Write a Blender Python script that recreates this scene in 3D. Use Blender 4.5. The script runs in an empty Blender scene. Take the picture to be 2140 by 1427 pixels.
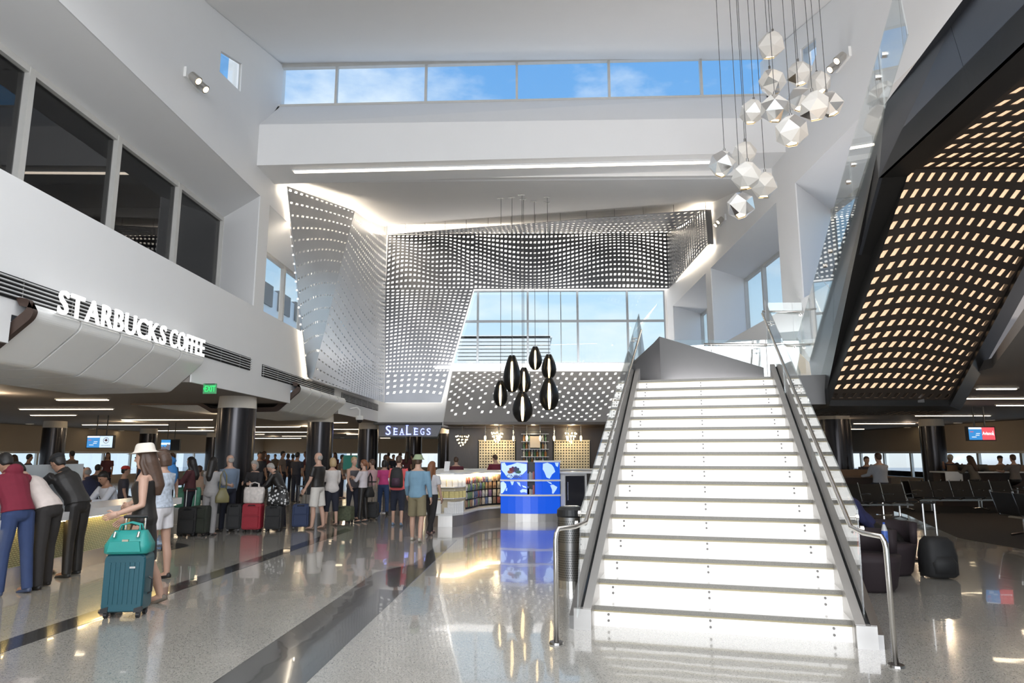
import bpy, bmesh, math, random
from math import sin, cos, pi, radians, sqrt, atan2
from mathutils import Vector as V, Matrix
random.seed(7)
SC = bpy.context.scene
COL = SC.collection
# ------------------------------------------------------------------ camera
FPX, CX, CY, EYE = 1427.0, 1070.0, 713.5, 1.65
PITCH = math.atan(234.5 / FPX)
YAW = -math.atan(30 / math.hypot(FPX, 234.5))
FW = V((sin(YAW) * cos(PITCH), cos(YAW) * cos(PITCH), sin(PITCH)))
RT = V((cos(YAW), -sin(YAW), 0))
UP = RT.cross(FW)
cam = bpy.data.cameras.new('camera')
cam.sensor_width = 36
cam.lens = 36 * FPX / 2140
cam.clip_end = 500
camo = bpy.data.objects.new('camera', cam)
COL.objects.link(camo)
camo.matrix_world = Matrix(((RT.x, UP.x, -FW.x, 0), (RT.y, UP.y, -FW.y, 0), (RT.z, UP.z, -FW.z, EYE), (0, 0, 0, 1)))
SC.camera = camo
vs = SC.view_settings
vs.view_transform = 'Standard'
vs.look = 'None'
vs.gamma = 1
vs.use_curve_mapping = False
vs.exposure = 0.2
# ------------------------------------------------------------------ sky
W = bpy.data.worlds.new('sky')
SC.world = W
W.use_nodes = True
nt = W.node_tree
for n in list(nt.nodes): nt.nodes.remove(n)
def N(t, kind, **kw):
    n = t.nodes.new(kind)
    for k, v in kw.items(): setattr(n, k, v)
    return n
tc = N(nt, 'ShaderNodeTexCoord')
sep = N(nt, 'ShaderNodeSeparateXYZ')
nt.links.new(tc.outputs['Generated'], sep.inputs[0])
ramp = N(nt, 'ShaderNodeValToRGB')
e = ramp.color_ramp.elements
e[0].position = 0.0; e[0].color = (.55, .55, .53, 1)
e[1].position = 1.0; e[1].color = (.09, .26, .62, 1)
for p, c in ((.47, (.62, .63, .64, 1)), (.505, (.78, .86, .92, 1)), (.60, (.50, .72, .90, 1)), (.70, (.16, .40, .76, 1)), (.80, (.12, .33, .72, 1))):
    q = e.new(p); q.color = c
mr = N(nt, 'ShaderNodeMapRange')
mr.inputs[1].default_value = -1; mr.inputs[2].default_value = 1
nt.links.new(sep.outputs[2], mr.inputs[0])
nt.links.new(mr.outputs[0], ramp.inputs[0])
mp = N(nt, 'ShaderNodeMapping'); mp.inputs['Scale'].default_value = (3.2, 3.2, 7.5)
mp.inputs['Location'].default_value = (.3, 1.1, .2)
nt.links.new(tc.outputs['Generated'], mp.inputs[0])
nz = N(nt, 'ShaderNodeTexNoise'); nz.inputs['Scale'].default_value = 1.5; nz.inputs['Detail'].default_value = 8; nz.inputs['Roughness'].default_value = .58
nt.links.new(mp.outputs[0], nz.inputs['Vector'])
cr = N(nt, 'ShaderNodeValToRGB')
cr.color_ramp.elements[0].position = .45; cr.color_ramp.elements[0].color = (0, 0, 0, 1)
cr.color_ramp.elements[1].position = .70; cr.color_ramp.elements[1].color = (.85, .85, .85, 1)
nt.links.new(nz.outputs[0], cr.inputs[0])
mx = N(nt, 'ShaderNodeMixRGB'); mx.inputs[2].default_value = (.80, .88, .95, 1)
nt.links.new(cr.outputs[0], mx.inputs[0]); nt.links.new(ramp.outputs[0], mx.inputs[1])
bg = N(nt, 'ShaderNodeBackground'); bg.inputs[1].default_value = 1.1
wo = N(nt, 'ShaderNodeOutputWorld')
nt.links.new(mx.outputs[0], bg.inputs[0]); nt.links.new(bg.outputs[0], wo.inputs[0])
# ------------------------------------------------------------------ lamps
def area(name, loc, size, size_y, power, color=(1, 1, 1), rot=(0, 0, 0)):
    l = bpy.data.lights.new(name, 'AREA')
    l.shape = 'RECTANGLE'; l.size = size; l.size_y = size_y; l.energy = power; l.color = color
    o = bpy.data.objects.new(name, l)
    o.location = loc; o.rotation_euler = rot
    COL.objects.link(o)
    return o
area('hall_fill_light', (0, 2.5, 8.5), 9, 12, 620, (.93, .96, 1.0))  # added fill lamp out of view; the hall has no such fitting
area('front_fill_light', (0, -11.8, 5.2), 12, 6.5, 2100, (.92, .95, 1.0), (radians(107), 0, 0))  # lamp added behind the camera to lift the walls and ceiling
area('landing_fill_light', (3.9, 14.0, 3.06), 2.2, 1.4, 130, (.95, .96, 1), (pi, 0, 0))  # hidden lamp added on the slab to brighten beam and rear ceiling
area('bar_ledge_fill_light', (.6, 28.75, 5.26), 9, .5, 190, (1, .95, .9), (radians(165), 0, 0))  # unseen lamp added on the ledge, lifts the rear ceiling
sun = bpy.data.lights.new('sun', 'SUN'); sun.energy = 2.6; sun.angle = .01; sun.color = (1, .96, .9)
suno = bpy.data.objects.new('sun', sun); suno.rotation_euler = (radians(38), 0, radians(-8)); COL.objects.link(suno)
def lamp(name, loc, power, color, r=.05):
    l = bpy.data.lights.new(name, 'POINT'); l.energy = power; l.color = color; l.shadow_soft_size = r
    o = bpy.data.objects.new(name, l); o.location = loc; COL.objects.link(o)
for _x, _y in ((-9.5, 9), (-12, 15), (-18, 19), (-10, 23), (-17, 29), (-11, 34), (-19, 40), (-12, 46), (-20, 54), (-8, 54), (-4, 36), (-3, 46)):
    lamp('low_ceiling_lamp', (_x, _y, 2.8), 45, (1, .78, .52))
for _x, _y in ((10, 11), (15, 14), (11, 19), (16.5, 20), (12, 27), (17, 31), (11, 36)):
    lamp('low_ceiling_lamp', (_x, _y, 2.8), 24, (1, .76, .52))
# ------------------------------------------------------------------ pixel rays onto real planes
O = V((0, 0, EYE))
def ray(x, y): return FW + RT * ((x - CX) / FPX) - UP * ((y - CY) / FPX)
def onz(x, y, z): d = ray(x, y); return O + d * ((z - EYE) / d.z)
def onx(x, y, X): d = ray(x, y); return O + d * (X / d.x)
def ony(x, y, Y): d = ray(x, y); return O + d * (Y / d.y)
def onp(x, y, P, n): d = ray(x, y); return O + d * ((P - O).dot(n) / d.dot(n))
# ------------------------------------------------------------------ materials
MATS = {}
def M(name, col, rough=.5, metal=0.0, var=.06, scale=6.0, bump=0.0, emit=None, es=0.0, coat=0.0, ior=1.5, stretch=None):
    if name in MATS: return MATS[name]
    m = bpy.data.materials.new(name); m.use_nodes = True
    t = m.node_tree; b = t.nodes['Principled BSDF']
    b.inputs['Roughness'].default_value = rough; b.inputs['Metallic'].default_value = metal
    b.inputs['IOR'].default_value = ior
    if coat: b.inputs['Coat Weight'].default_value = coat; b.inputs['Coat Roughness'].default_value = .05
    tx = N(t, 'ShaderNodeTexCoord'); no = N(t, 'ShaderNodeTexNoise')
    no.inputs['Scale'].default_value = scale; no.inputs['Detail'].default_value = 4
    if stretch:
        mpn = N(t, 'ShaderNodeMapping'); mpn.inputs['Scale'].default_value = stretch
        t.links.new(tx.outputs['Object'], mpn.inputs[0]); t.links.new(mpn.outputs[0], no.inputs['Vector'])
    else:
        t.links.new(tx.outputs['Object'], no.inputs['Vector'])
    mix = N(t, 'ShaderNodeMixRGB')
    mix.inputs[1].default_value = (*[max(0, c * (1 - var)) for c in col], 1)
    mix.inputs[2].default_value = (*[min(1, c * (1 + var)) for c in col], 1)
    t.links.new(no.outputs[0], mix.inputs[0]); t.links.new(mix.outputs[0], b.inputs['Base Color'])
    if bump:
        bp = N(t, 'ShaderNodeBump'); bp.inputs['Strength'].default_value = bump; bp.inputs['Distance'].default_value = .02
        t.links.new(no.outputs[0], bp.inputs['Height']); t.links.new(bp.outputs[0], b.inputs['Normal'])
    if emit:
        b.inputs['Emission Color'].default_value = (*emit, 1); b.inputs['Emission Strength'].default_value = es
    MATS[name] = m
    return m
def glass_mat(name, tint, rough=0.0, ior=1.5):
    if name in MATS: return MATS[name]
    m = bpy.data.materials.new(name); m.use_nodes = True; t = m.node_tree
    for n in list(t.nodes): t.nodes.remove(n)
    o = N(t, 'ShaderNodeOutputMaterial'); mi = N(t, 'ShaderNodeMixShader')
    ge = N(t, 'ShaderNodeNewGeometry'); dt = N(t, 'ShaderNodeVectorMath', operation='DOT_PRODUCT')
    t.links.new(ge.outputs['Normal'], dt.inputs[0]); t.links.new(ge.outputs['Incoming'], dt.inputs[1])
    def mth(op, a, b=None):
        n = N(t, 'ShaderNodeMath', operation=op)
        if isinstance(a, (int, float)): n.inputs[0].default_value = a
        else: t.links.new(a, n.inputs[0])
        if b is not None:
            if isinstance(b, (int, float)): n.inputs[1].default_value = b
            else: t.links.new(b, n.inputs[1])
        return n.outputs[0]
    f0 = ((ior - 1) / (ior + 1)) ** 2
    fr = mth('ADD', mth('MULTIPLY', mth('POWER', mth('SUBTRACT', 1.0, mth('ABSOLUTE', dt.outputs['Value'])), 5.0), 1 - f0), f0)
    tr = N(t, 'ShaderNodeBsdfTransparent'); tr.inputs[0].default_value = (*tint, 1)
    gl = N(t, 'ShaderNodeBsdfGlossy'); gl.inputs['Roughness'].default_value = rough
    t.links.new(fr, mi.inputs[0]); t.links.new(tr.outputs[0], mi.inputs[1]); t.links.new(gl.outputs[0], mi.inputs[2]); t.links.new(mi.outputs[0], o.inputs[0])
    MATS[name] = m
    return m
def terrazzo(name, base, chipA, chipB, rough):
    m = bpy.data.materials.new(name); m.use_nodes = True; t = m.node_tree; b = t.nodes['Principled BSDF']
    tx = N(t, 'ShaderNodeTexCoord')
    vo = N(t, 'ShaderNodeTexVoronoi'); vo.inputs['Scale'].default_value = 130
    t.links.new(tx.outputs['Object'], vo.inputs['Vector'])
    r = N(t, 'ShaderNodeValToRGB'); el = r.color_ramp.elements; r.color_ramp.interpolation = 'CONSTANT'
    el[0].position = 0; el[0].color = (*chipA, 1); el[1].position = .22; el[1].color = (*base, 1)
    q = el.new(.72); q.color = (*chipB, 1)
    t.links.new(vo.outputs['Color'], r.inputs[0])
    no = N(t, 'ShaderNodeTexNoise'); no.inputs['Scale'].default_value = .6; no.inputs['Detail'].default_value = 5
    t.links.new(tx.outputs['Object'], no.inputs['Vector'])
    mu = N(t, 'ShaderNodeMixRGB', blend_type='MULTIPLY'); mu.inputs[0].default_value = .25
    t.links.new(r.outputs[0], mu.inputs[1]); t.links.new(no.outputs[0], mu.inputs[2])
    t.links.new(mu.outputs[0], b.inputs['Base Color'])
    b.inputs['Roughness'].default_value = rough; b.inputs['IOR'].default_value = 1.65
    b.inputs['Coat Weight'].default_value = .6; b.inputs['Coat Roughness'].default_value = .03
    bp = N(t, 'ShaderNodeBump'); bp.inputs['Strength'].default_value = .06; bp.inputs['Distance'].default_value = .05
    n2 = N(t, 'ShaderNodeTexNoise'); n2.inputs['Scale'].default_value = 1.2; n2.inputs['Detail'].default_value = 2
    t.links.new(tx.outputs['Object'], n2.inputs['Vector']); t.links.new(n2.outputs[0], bp.inputs['Height'])
    t.links.new(bp.outputs[0], b.inputs['Coat Normal'])
    MATS[name] = m
    return m
WHITE = M('white_plaster', (.80, .80, .80), .6, var=.015, scale=2, bump=.02)
CEILW = M('ceiling_plaster', (.80, .79, .78), .7, var=.015, scale=2)
TERR = terrazzo('terrazzo', (.40, .385, .345), (.23, .22, .20), (.48, .46, .42), .15)
TERRD = terrazzo('dark_terrazzo', (.06, .059, .058), (.10, .10, .10), (.035, .035, .035), .14)
CARP = M('brown_carpet', (.035, .028, .024), .95, var=.3, scale=60, bump=.3)
LOWC = M('low_ceiling_paint', (.30, .27, .25), .7, var=.03)
TAN = M('tan_wall_panel', (.42, .35, .27), .6, var=.04)
BLACK = M('black_paint', (.012, .012, .013), .45)
BLACKM = M('matt_black', (.008, .008, .008), .8)
STEEL = M('brushed_steel', (.62, .60, .57), .26, 1, var=.08, scale=10, stretch=(1, 1, 12))
STEELD = M('dark_steel', (.28, .27, .26), .32, 1, var=.1, scale=10)
PLINS = M('plinth_steel', (.50, .48, .46), .42, 1, var=.1, scale=8, stretch=(6, 6, .3))
ALUL = M('lit_perforated_aluminium', (.55, .56, .58), .30, .95, var=.10, scale=1.2)  # lit copy: brightness of the light-catching left facets put into the colour
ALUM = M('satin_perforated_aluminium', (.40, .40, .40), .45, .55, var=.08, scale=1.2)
ALU = M('shaded_perforated_aluminium', (.26, .265, .28), .32, 1.0, var=.12, scale=1.2)  # same metal, with the shade of the back and right facets in its colour
BRONZE = M('dark_bronze_column', (.035, .033, .036), .22, .6, var=.2, scale=3, stretch=(6, 6, .2))
WMETAL = M('white_metal_panel', (.78, .78, .77), .38, 0, var=.015)
MULL = M('pale_window_frame', (.62, .61, .58), .45, .2)
GREYF = M('grey_window_frame', (.30, .33, .36), .4, .3)
GLASS = glass_mat('clear_glass', (.97, .985, .98))
GLASSG = glass_mat('balustrade_glass', (.94, .965, .96), 0, 1.95)
GLASSD = glass_mat('dark_tinted_glass', (.42, .42, .43), 0, 1.7)
LEDW = M('warm_strip_light', (1, .9, .75), .5, emit=(1, .80, .55), es=9)
LEDN = M('neutral_strip_light', (1, .95, .9), .5, emit=(1, .86, .70), es=6)
DOWNL = M('downlight_lens', (1, .9, .75), .5, emit=(1, .80, .5), es=6)
# ------------------------------------------------------------------ mesh building
ORG = {}
class MB:
    def __init__(s): s.v = []; s.f = []; s.m = []; s.cur = 0
    def add(s, vs, fs):
        k = len(s.v); s.v += [V(p) for p in vs]
        s.f += [tuple(i + k for i in f) for f in fs]; s.m += [s.cur] * len(fs)
        return s
    def quad(s, a, b, c, d): return s.add((a, b, c, d), ((0, 1, 2, 3),))
    def poly(s, ps): return s.add(ps, (tuple(range(len(ps))),))
    def box(s, x0, x1, y0, y1, z0, z1):
        return s.hexa([(x0, y0, z0), (x1, y0, z0), (x1, y1, z0), (x0, y1, z0)], [(x0, y0, z1), (x1, y0, z1), (x1, y1, z1), (x0, y1, z1)])
    def hexa(s, lo, hi):
        n = len(lo)
        return s.add(list(lo) + list(hi), [tuple(range(n))[::-1], tuple(range(n, 2 * n))] + [(i, (i + 1) % n, n + (i + 1) % n, n + i) for i in range(n)])
    def ext(s, ps, d):          # polygon extruded along vector d
        d = V(d); return s.hexa([V(p) for p in ps], [V(p) + d for p in ps])
    def plate(s, outer, holes, f, d):      # polygon with holes, mapped by f(a,b), thickness vector d
        bm = bmesh.new(); d = V(d); ed = []
        for l in [outer] + list(holes):
            vs = [bm.verts.new((p[0], p[1], 0)) for p in l]
            ed += [bm.edges.new((vs[i], vs[(i + 1) % len(vs)])) for i in range(len(vs))]
        nb = [(e.verts[0], e.verts[1]) for e in ed]
        bmesh.ops.triangle_fill(bm, use_beauty=True, use_dissolve=False, edges=ed, normal=(0, 0, 1))
        bm.verts.index_update(); n = len(bm.verts)
        P = [V(f(v.co.x, v.co.y)) for v in bm.verts]
        fs = [tuple(v.index for v in q.verts) for q in bm.faces]
        fs = fs + [tuple(i + n for i in q[::-1]) for q in fs] + [(a.index, b.index, b.index + n, a.index + n) for a, b in nb]
        bm.free()
        return s.add(P + [p + d for p in P], fs)
    def tube(s, pts, r, seg=8, cap=True):
        pts = [V(p) for p in pts]; n = len(pts); vs = []
        rs = r if isinstance(r, (list, tuple)) else [r] * n
        u = None
        for i, p in enumerate(pts):
            t = (pts[min(i + 1, n - 1)] - pts[max(i - 1, 0)]).normalized()
            if u is None:
                u = t.cross(V((0, 0, 1)))
                if u.length < .01: u = t.cross(V((1, 0, 0)))
            u = (u - t * u.dot(t)).normalized(); w = t.cross(u)
            vs += [p + (u * cos(2 * pi * k / seg) + w * sin(2 * pi * k / seg)) * rs[i] for k in range(seg)]
        fs = [(i * seg + k, i * seg + (k + 1) % seg, (i + 1) * seg + (k + 1) % seg, (i + 1) * seg + k) for i in range(n - 1) for k in range(seg)]
        if cap: fs += [tuple(range(seg))[::-1], tuple(range((n - 1) * seg, n * seg))]
        return s.add(vs, fs)
    def lathe(s, prof, seg=24, c=(0, 0, 0), skip=(), sx=1, sy=1):
        c = V(c); vs = []; n = len(prof)
        for r, z in prof: vs += [c + V((r * sx * cos(2 * pi * k / seg), r * sy * sin(2 * pi * k / seg), z)) for k in range(seg)]
        fs = [(i * seg + k, i * seg + (k + 1) % seg, (i + 1) * seg + (k + 1) % seg, (i + 1) * seg + k) for i in range(n - 1) for k in range(seg) if k not in skip]
        return s.add(vs, fs)
    def loft(s, rings):        # rings: list of point loops, capped
        n = len(rings); g = len(rings[0]); vs = [p for r in rings for p in r]
        fs = [(i * g + k, i * g + (k + 1) % g, (i + 1) * g + (k + 1) % g, (i + 1) * g + k) for i in range(n - 1) for k in range(g)]
        fs += [tuple(range(g))[::-1], tuple(range((n - 1) * g, n * g))]
        return s.add(vs, fs)
    def ell(s, c, r, R=None, seg=10, rings=7):
        c = V(c); L = []
        for i in range(rings + 1):
            th = pi * (i + .02 if i == 0 else i - .02 if i == rings else i) / rings
            L.append([c + (R @ V((r[0] * sin(th) * cos(2 * pi * k / seg), r[1] * sin(th) * sin(2 * pi * k / seg), r[2] * -cos(th))) if R else V((r[0] * sin(th) * cos(2 * pi * k / seg), r[1] * sin(th) * sin(2 * pi * k / seg), r[2] * -cos(th)))) for k in range(seg)])
        return s.loft(L)
    def build(s, name, mat=None, parent=None, world=True, smooth=False, bevel=0, solid=0):
        me = bpy.data.meshes.new(name)
        if parent is None:
            xs = [p.x for p in s.v]; ys = [p.y for p in s.v]; zs = [p.z for p in s.v]
            org = V(((min(xs) + max(xs)) / 2, (min(ys) + max(ys)) / 2, min(zs)))
            loc = org
        else:
            org = ORG.get(parent.name, V((0, 0, 0))) if world else V((0, 0, 0)); loc = V((0, 0, 0))
        me.from_pydata([p - org for p in s.v] if (world or parent is None) else s.v, [], s.f)
        mats = mat if isinstance(mat, (list, tuple)) else [mat]
        for m in mats:
            if m: me.materials.append(m)
        if len(mats) > 1: me.polygons.foreach_set('material_index', s.m)
        if smooth: me.shade_smooth()
        me.validate()
        o = bpy.data.objects.new(name, me); COL.objects.link(o); o.location = loc
        fix_normals(me)
        if parent: o.parent = parent
        ORG[o.name] = org
        if solid:
            q = o.modifiers.new('thickness', 'SOLIDIFY'); q.thickness = solid; q.offset = 0
        if bevel:
            q = o.modifiers.new('edges', 'BEVEL'); q.width = bevel; q.segments = 2; q.limit_method = 'ANGLE'
        return o
import bmesh
def fix_normals(me):
    bm = bmesh.new(); bm.from_mesh(me)
    bmesh.ops.recalc_face_normals(bm, faces=bm.faces); bm.to_mesh(me); bm.free()
def tag(o, label=None, cat=None, group=None, kind=None):
    if label: o['label'] = label
    if cat: o['category'] = cat
    if group: o['group'] = group
    if kind: o['kind'] = kind
    return o
def empty(name, loc, label=None, cat=None, group=None, rz=0, kind=None):
    o = bpy.data.objects.new(name, None); COL.objects.link(o)
    o.location = loc; o.rotation_euler = (0, 0, rz); o.empty_display_size = .2
    ORG[o.name] = V(loc)
    return tag(o, label, cat, group, kind)
def struct(o, label=None): return tag(o, label, None, None, 'structure')
def tree_copy(o, parent=None):
    c = o.copy(); COL.objects.link(c)
    ORG[c.name] = ORG.get(o.name, V((0, 0, 0)))
    if parent: c.parent = parent
    for ch in list(o.children): tree_copy(ch, c)
    return c
def text_mesh(body, size, depth, bold=0.0, res=3):
    cu = bpy.data.curves.new('lettering', 'FONT'); cu.body = body; cu.size = size; cu.extrude = depth; cu.offset = bold; cu.resolution_u = res
    o = bpy.data.objects.new('lettering', cu); COL.objects.link(o)
    bpy.context.view_layer.update()
    dg = bpy.context.evaluated_depsgraph_get()
    me = bpy.data.meshes.new_from_object(o.evaluated_get(dg))
    bpy.data.objects.remove(o); bpy.data.curves.remove(cu)
    return me
def text_width(me):
    xs = [v.co.x for v in me.vertices]; return (min(xs), max(xs)) if xs else (0, 0)
def text_obj(body, size, origin, xdir, ydir, mat, parent=None, name='lettering', depth=.004, bold=0.0, center=False, sx=1.0):
    me = text_mesh(body, size, depth, bold)
    x0, x1 = text_width(me)
    xd = V(xdir).normalized(); yd = V(ydir).normalized(); zd = xd.cross(yd); org = V(origin)
    po = ORG.get(parent.name, V((0, 0, 0))) if parent else org
    off = (x0 + x1) / 2 if center else 0
    for v in me.vertices:
        c = v.co; v.co = org + xd * ((c.x - off) * sx) + yd * c.y + zd * c.z - po
    me.materials.append(mat)
    o = bpy.data.objects.new(name, me); COL.objects.link(o)
    if parent: o.parent = parent
    else: o.location = org
    ORG[o.name] = po
    return o
def perf(name, P, nu, nv, size, warp, mat, parent, split, thick=.012, shape='dash', skew=0.0, gap=.006):
    """perforated sheet between corners P00,P10,P11,P01; split = column borders of the panels"""
    P00, P10, P11, P01 = [V(p) for p in P]
    def pt(u, v):
        return (P00 * (1 - u) + P10 * u) * (1 - v) + (P01 * (1 - u) + P11 * u) * v
    def g(i, j):
        u, v = i / nu, j / nv
        du, dv = warp(u, v)
        return pt(u + du * 4 * u * (1 - u), v + dv * 4 * v * (1 - v))
    out = []
    for a, b in zip(split[:-1], split[1:]):
        m = MB(); idx = {}
        def gi(i, j):
            if (i, j) not in idx:
                idx[(i, j)] = len(m.v); m.v.append(g(i, j))
            return idx[(i, j)]
        for i in range(a, b):
            for j in range(nv):
                q = [gi(i, j), gi(i + 1, j), gi(i + 1, j + 1), gi(i, j + 1)]
                sz = size((i + .5) / nu, (j + .5) / nv, i, j)
                c4 = [m.v[k] for k in q]
                if sz is None:
                    m.f.append(tuple(q)); m.m.append(0); continue
                su, sv = sz
                def loc(x, y): return (c4[0] * (1 - x) + c4[1] * x) * (1 - y) + (c4[3] * (1 - x) + c4[2] * x) * y
                k = len(m.v)
                if shape == 'round':
                    mids = [(.5, 0), (1, .5), (.5, 1), (0, .5)]
                    m.v += [loc(*t) for t in mids]
                    h = len(m.v)
                    m.v += [loc(.5 + su * cos(t * pi / 4 - 3 * pi / 4), .5 + sv * sin(t * pi / 4 - 3 * pi / 4)) for t in range(8)]
                    outer = [q[0], k, q[1], k + 1, q[2], k + 2, q[3], k + 3]
                    for t in range(8):
                        m.f.append((outer[t], outer[(t + 1) % 8], h + (t + 1) % 8, h + t)); m.m.append(0)
                else:
                    m.v += [loc(.5 - su - skew * sv, .5 - sv), loc(.5 + su - skew * sv, .5 - sv), loc(.5 + su + skew * sv, .5 + sv), loc(.5 - su + skew * sv, .5 + sv)]
                    for t in range(4):
                        m.f.append((q[t], q[(t + 1) % 4], k + (t + 1) % 4, k + t)); m.m.append(0)
        out.append(m.build(name, mat, parent, solid=thick))
    return out
# ================================================================== SETTING
XL, XR, YB = -6.4, 6.2, 29.5
def ceil2(y): return 8.55 + .245 * (y - 16.35)
C1 = [(-12, 8.9), (4, 9.3), (12.3, 10.6), (16.6, 11.85)]
# floor and its bands
struct(MB().box(-24.5, 20.5, -12, 63, -.3, 0).build('floor', TERR))
def floor_band(name, px, mat, z=.003):
    ps = [onz(x, y, 0) for x, y in px]
    m = MB(); m.ext(ps, (0, 0, z)); return struct(m.build(name, mat))
floor_band('trim_1', [(-60, 1361), (-60, 1390), (0, 1366), (735, 1108), (722, 1104)], TERRD)
floor_band('trim_2', [(445, 1427), (785, 1196), (865, 1178), (925, 1130), (955, 1128), (640, 1427), (560, 1490), (340, 1490)], TERRD)
a, b, c = onz(1895, 1075, 0), onz(2003, 1124, 0), onz(2140, 1148, 0)
d = (c - b).normalized()
struct(MB().ext([a, b, b + d * 3, (19.8, (b + d * 3).y - 3, 0), (19.8, 50, 0), (a.x + 7, 50, 0), (a.x + 2, a.y + 9, 0)], (0, 0, .004)).build('trim_3', CARP))
# ceilings
m = MB()
for (y0, z0), (y1, z1) in zip(C1[:-1], C1[1:]):
    m.ext([(-7.4, y0, z0), (7.2, y0, z0), (7.2, y1, z1), (-7.4, y1, z1)], (0, 0, .25))
m.ext([(XL - .3, 16.4, ceil2(16.4)), (XR + .3, 16.4, ceil2(16.4)), (XR + .3, YB, ceil2(YB)), (XL - .3, YB, ceil2(YB))], (0, 0, .2))
struct(m.build('ceiling', CEILW))
m = MB()
m.box(-24.5, -6.62, -12, 63, 3.0, 3.2)
for y0, y1 in ((-12, 2.5), (6.7, 8.2), (12.87, 18.4), (23.32, 63)): m.box(-6.62, -6.44, y0, y1, 3.0, 3.2); m.box(-6.44, 6.5, 29.8, 63, 3.0, 3.2)
struct(m.build('ceiling_lower_left', LOWC))
A_, B_ = onz(2165, 645, 3.0), onz(2074, 768, 3.0)
m = MB(); m.ext([A_, B_, (B_.x + .3, 12.2, 3.0), (20.5, 12.2, 3.0), (20.5, -12, 3.0), (A_.x, -12, 3.0)], (0, 0, .15)); m.box(6.24, 20.5, 12.2, 50, 3.0, 3.2)
struct(m.build('ceiling_lower_right', LOWC))
# transverse beam and sloping sill under the clerestory
m = MB()
sec = [[(XL, 15.25, 8.43), (XL, 15.25, 9.47), (XL, 16.5, 10.62), (XL, 16.75, 10.62), (XL, 16.75, 8.6), (XL, 16.4, 8.43)],
       [(XR, 15.45, 8.74), (XR, 15.45, 9.62), (XR, 16.5, 10.78), (XR, 16.75, 10.78), (XR, 16.75, 8.62), (XR, 16.4, 8.74)]]
ends = []
for s_, dx in ((sec[0], -.9), (sec[1], .9)):
    ends.append([V(p) + V((dx, 0, 0)) if False else V(p) for p in s_])
m.loft(ends)
m.ext([(XL, 16.35, 10.55), (XL, 16.75, 10.55), (XL, 16.75, 10.2), (XL, 15.9, 10.0)], (-1.2, 0, 0))
m.ext([(XR, 16.35, 10.7), (XR, 16.75, 10.7), (XR, 16.75, 10.2), (XR, 15.9, 10.1)], (1.2, 0, 0))
struct(m.build('trim_4', WHITE))
# slot light in the beam's underside
a, b = onz(620, 365, 8.42), onz(1486, 348, 8.66)
a = V((a.x, 15.62, 8.43)); b = V((b.x, 15.78, 8.66))
t = empty('linear_light', (a + b) / 2, 'long thin warm light slot under the white transverse beam', 'light')
m = MB(); m.loft([[p + V((0, -.05, 0)), p + V((0, .05, 0)), p + V((0, .05, .05)), p + V((0, -.05, .05))] for p in (a - V((0, 0, .03)), b - V((0, 0, .03)))])
m.build('diffuser', LEDN, t)
m = MB(); m.loft([[p + V((0, -.07, 0)), p + V((0, .07, 0)), p + V((0, .07, .05)), p + V((0, -.07, .05))] for p in (a - V((.04, 0, .01)), b - V((-.04, 0, .01)))])
m.build('housing', WMETAL, t)
# clerestory glazing
w = empty('window_1', (0, 16.55, 10.6)); struct(w)
zt = lambda x: 11.79 + .012 * x
zb = lambda x: 10.62 + .0127 * (x + 6.4)
MX = [ony(x, 170, 16.5).x for x in (549, 703, 890, 1080, 1273, 1466, 1628)]
for x0, x1 in zip(MX[:-1], MX[1:]):
    MB().ext([(x0, 16.55, zb(x0)), (x1, 16.55, zb(x1)), (x1, 16.55, zt(x1)), (x0, 16.55, zt(x0))], (0, .012, 0)).build('pane', GLASS, w)
for x in MX:
    MB().box(x - .03, x + .03, 16.48, 16.6, zb(x), zt(x)).build('mullion', MULL, w)
m = MB(); m.loft([[(x, 16.46, zt(x) - .02), (x, 16.6, zt(x) - .02), (x, 16.6, zt(x) + .09), (x, 16.46, zt(x) + .09)] for x in (MX[0] - .1, MX[-1] + .1)]); m.build('head_rail', MULL, w)
m = MB(); m.loft([[(x, 16.46, zb(x) - .03), (x, 16.6, zb(x) - .03), (x, 16.6, zb(x) + .03), (x, 16.46, zb(x) + .03)] for x in (MX[0] - .1, MX[-1] + .1)]); m.build('bottom_rail', MULL, w)
m = MB(); m.box(MX[0] - .75, MX[0] - .05, 16.1, 16.65, 10.2, 11.9); struct(m.build('trim_5', WHITE))
m = MB(); m.box(MX[-1] + .05, MX[-1] + .7, 16.1, 16.65, 10.2, 12.0); struct(m.build('trim_6', WHITE))
# ---- long walls
RL = [(4.5, 15.58), (16.18, 22.0), (22.7, 28.0)]
ZS, ZH = 5.08, 7.79
holesL = [[(y0, ZS), (y1, ZS), (y1, ZH), (y0, ZH)] for y0, y1 in RL] + [[(13.07, 10.02), (14.1, 10.35), (14.12, 9.68), (13.08, 9.55)]]
outer = [(-12, 3.0), (29.8, 3.0), (29.8, 11.8), (16.75, 8.62), (16.75, 11.9)] + [(y, z + .02) for y, z in C1[::-1][1:]]
outer = [(-12, 3.0), (29.8, 3.0), (29.8, ceil2(29.8)), (16.75, ceil2(16.75)), (16.75, 11.85), (12.3, 10.6), (4, 9.3), (-12, 8.9)]
foot = [(-12, 3.0)]
for y0, y1 in ((2.5, 6.7), (8.2, 12.87), (18.4, 23.32)): foot += [(y0, 3.0), (y0, 3.36), (y1, 3.36), (y1, 3.0)]
m = MB(); m.plate(foot + outer[1:], holesL, lambda y, z: (XL, y, z), (-.03, 0, 0)); struct(m.build('wall_left', WHITE))
RR = [(12.6, 15.05), (16.25, 22.35), (23.0, 28.3)]
holesR = [[(y0, ZS), (y1, ZS), (y1, ZH), (y0, ZH)] for y0, y1 in RR[1:]]
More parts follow.
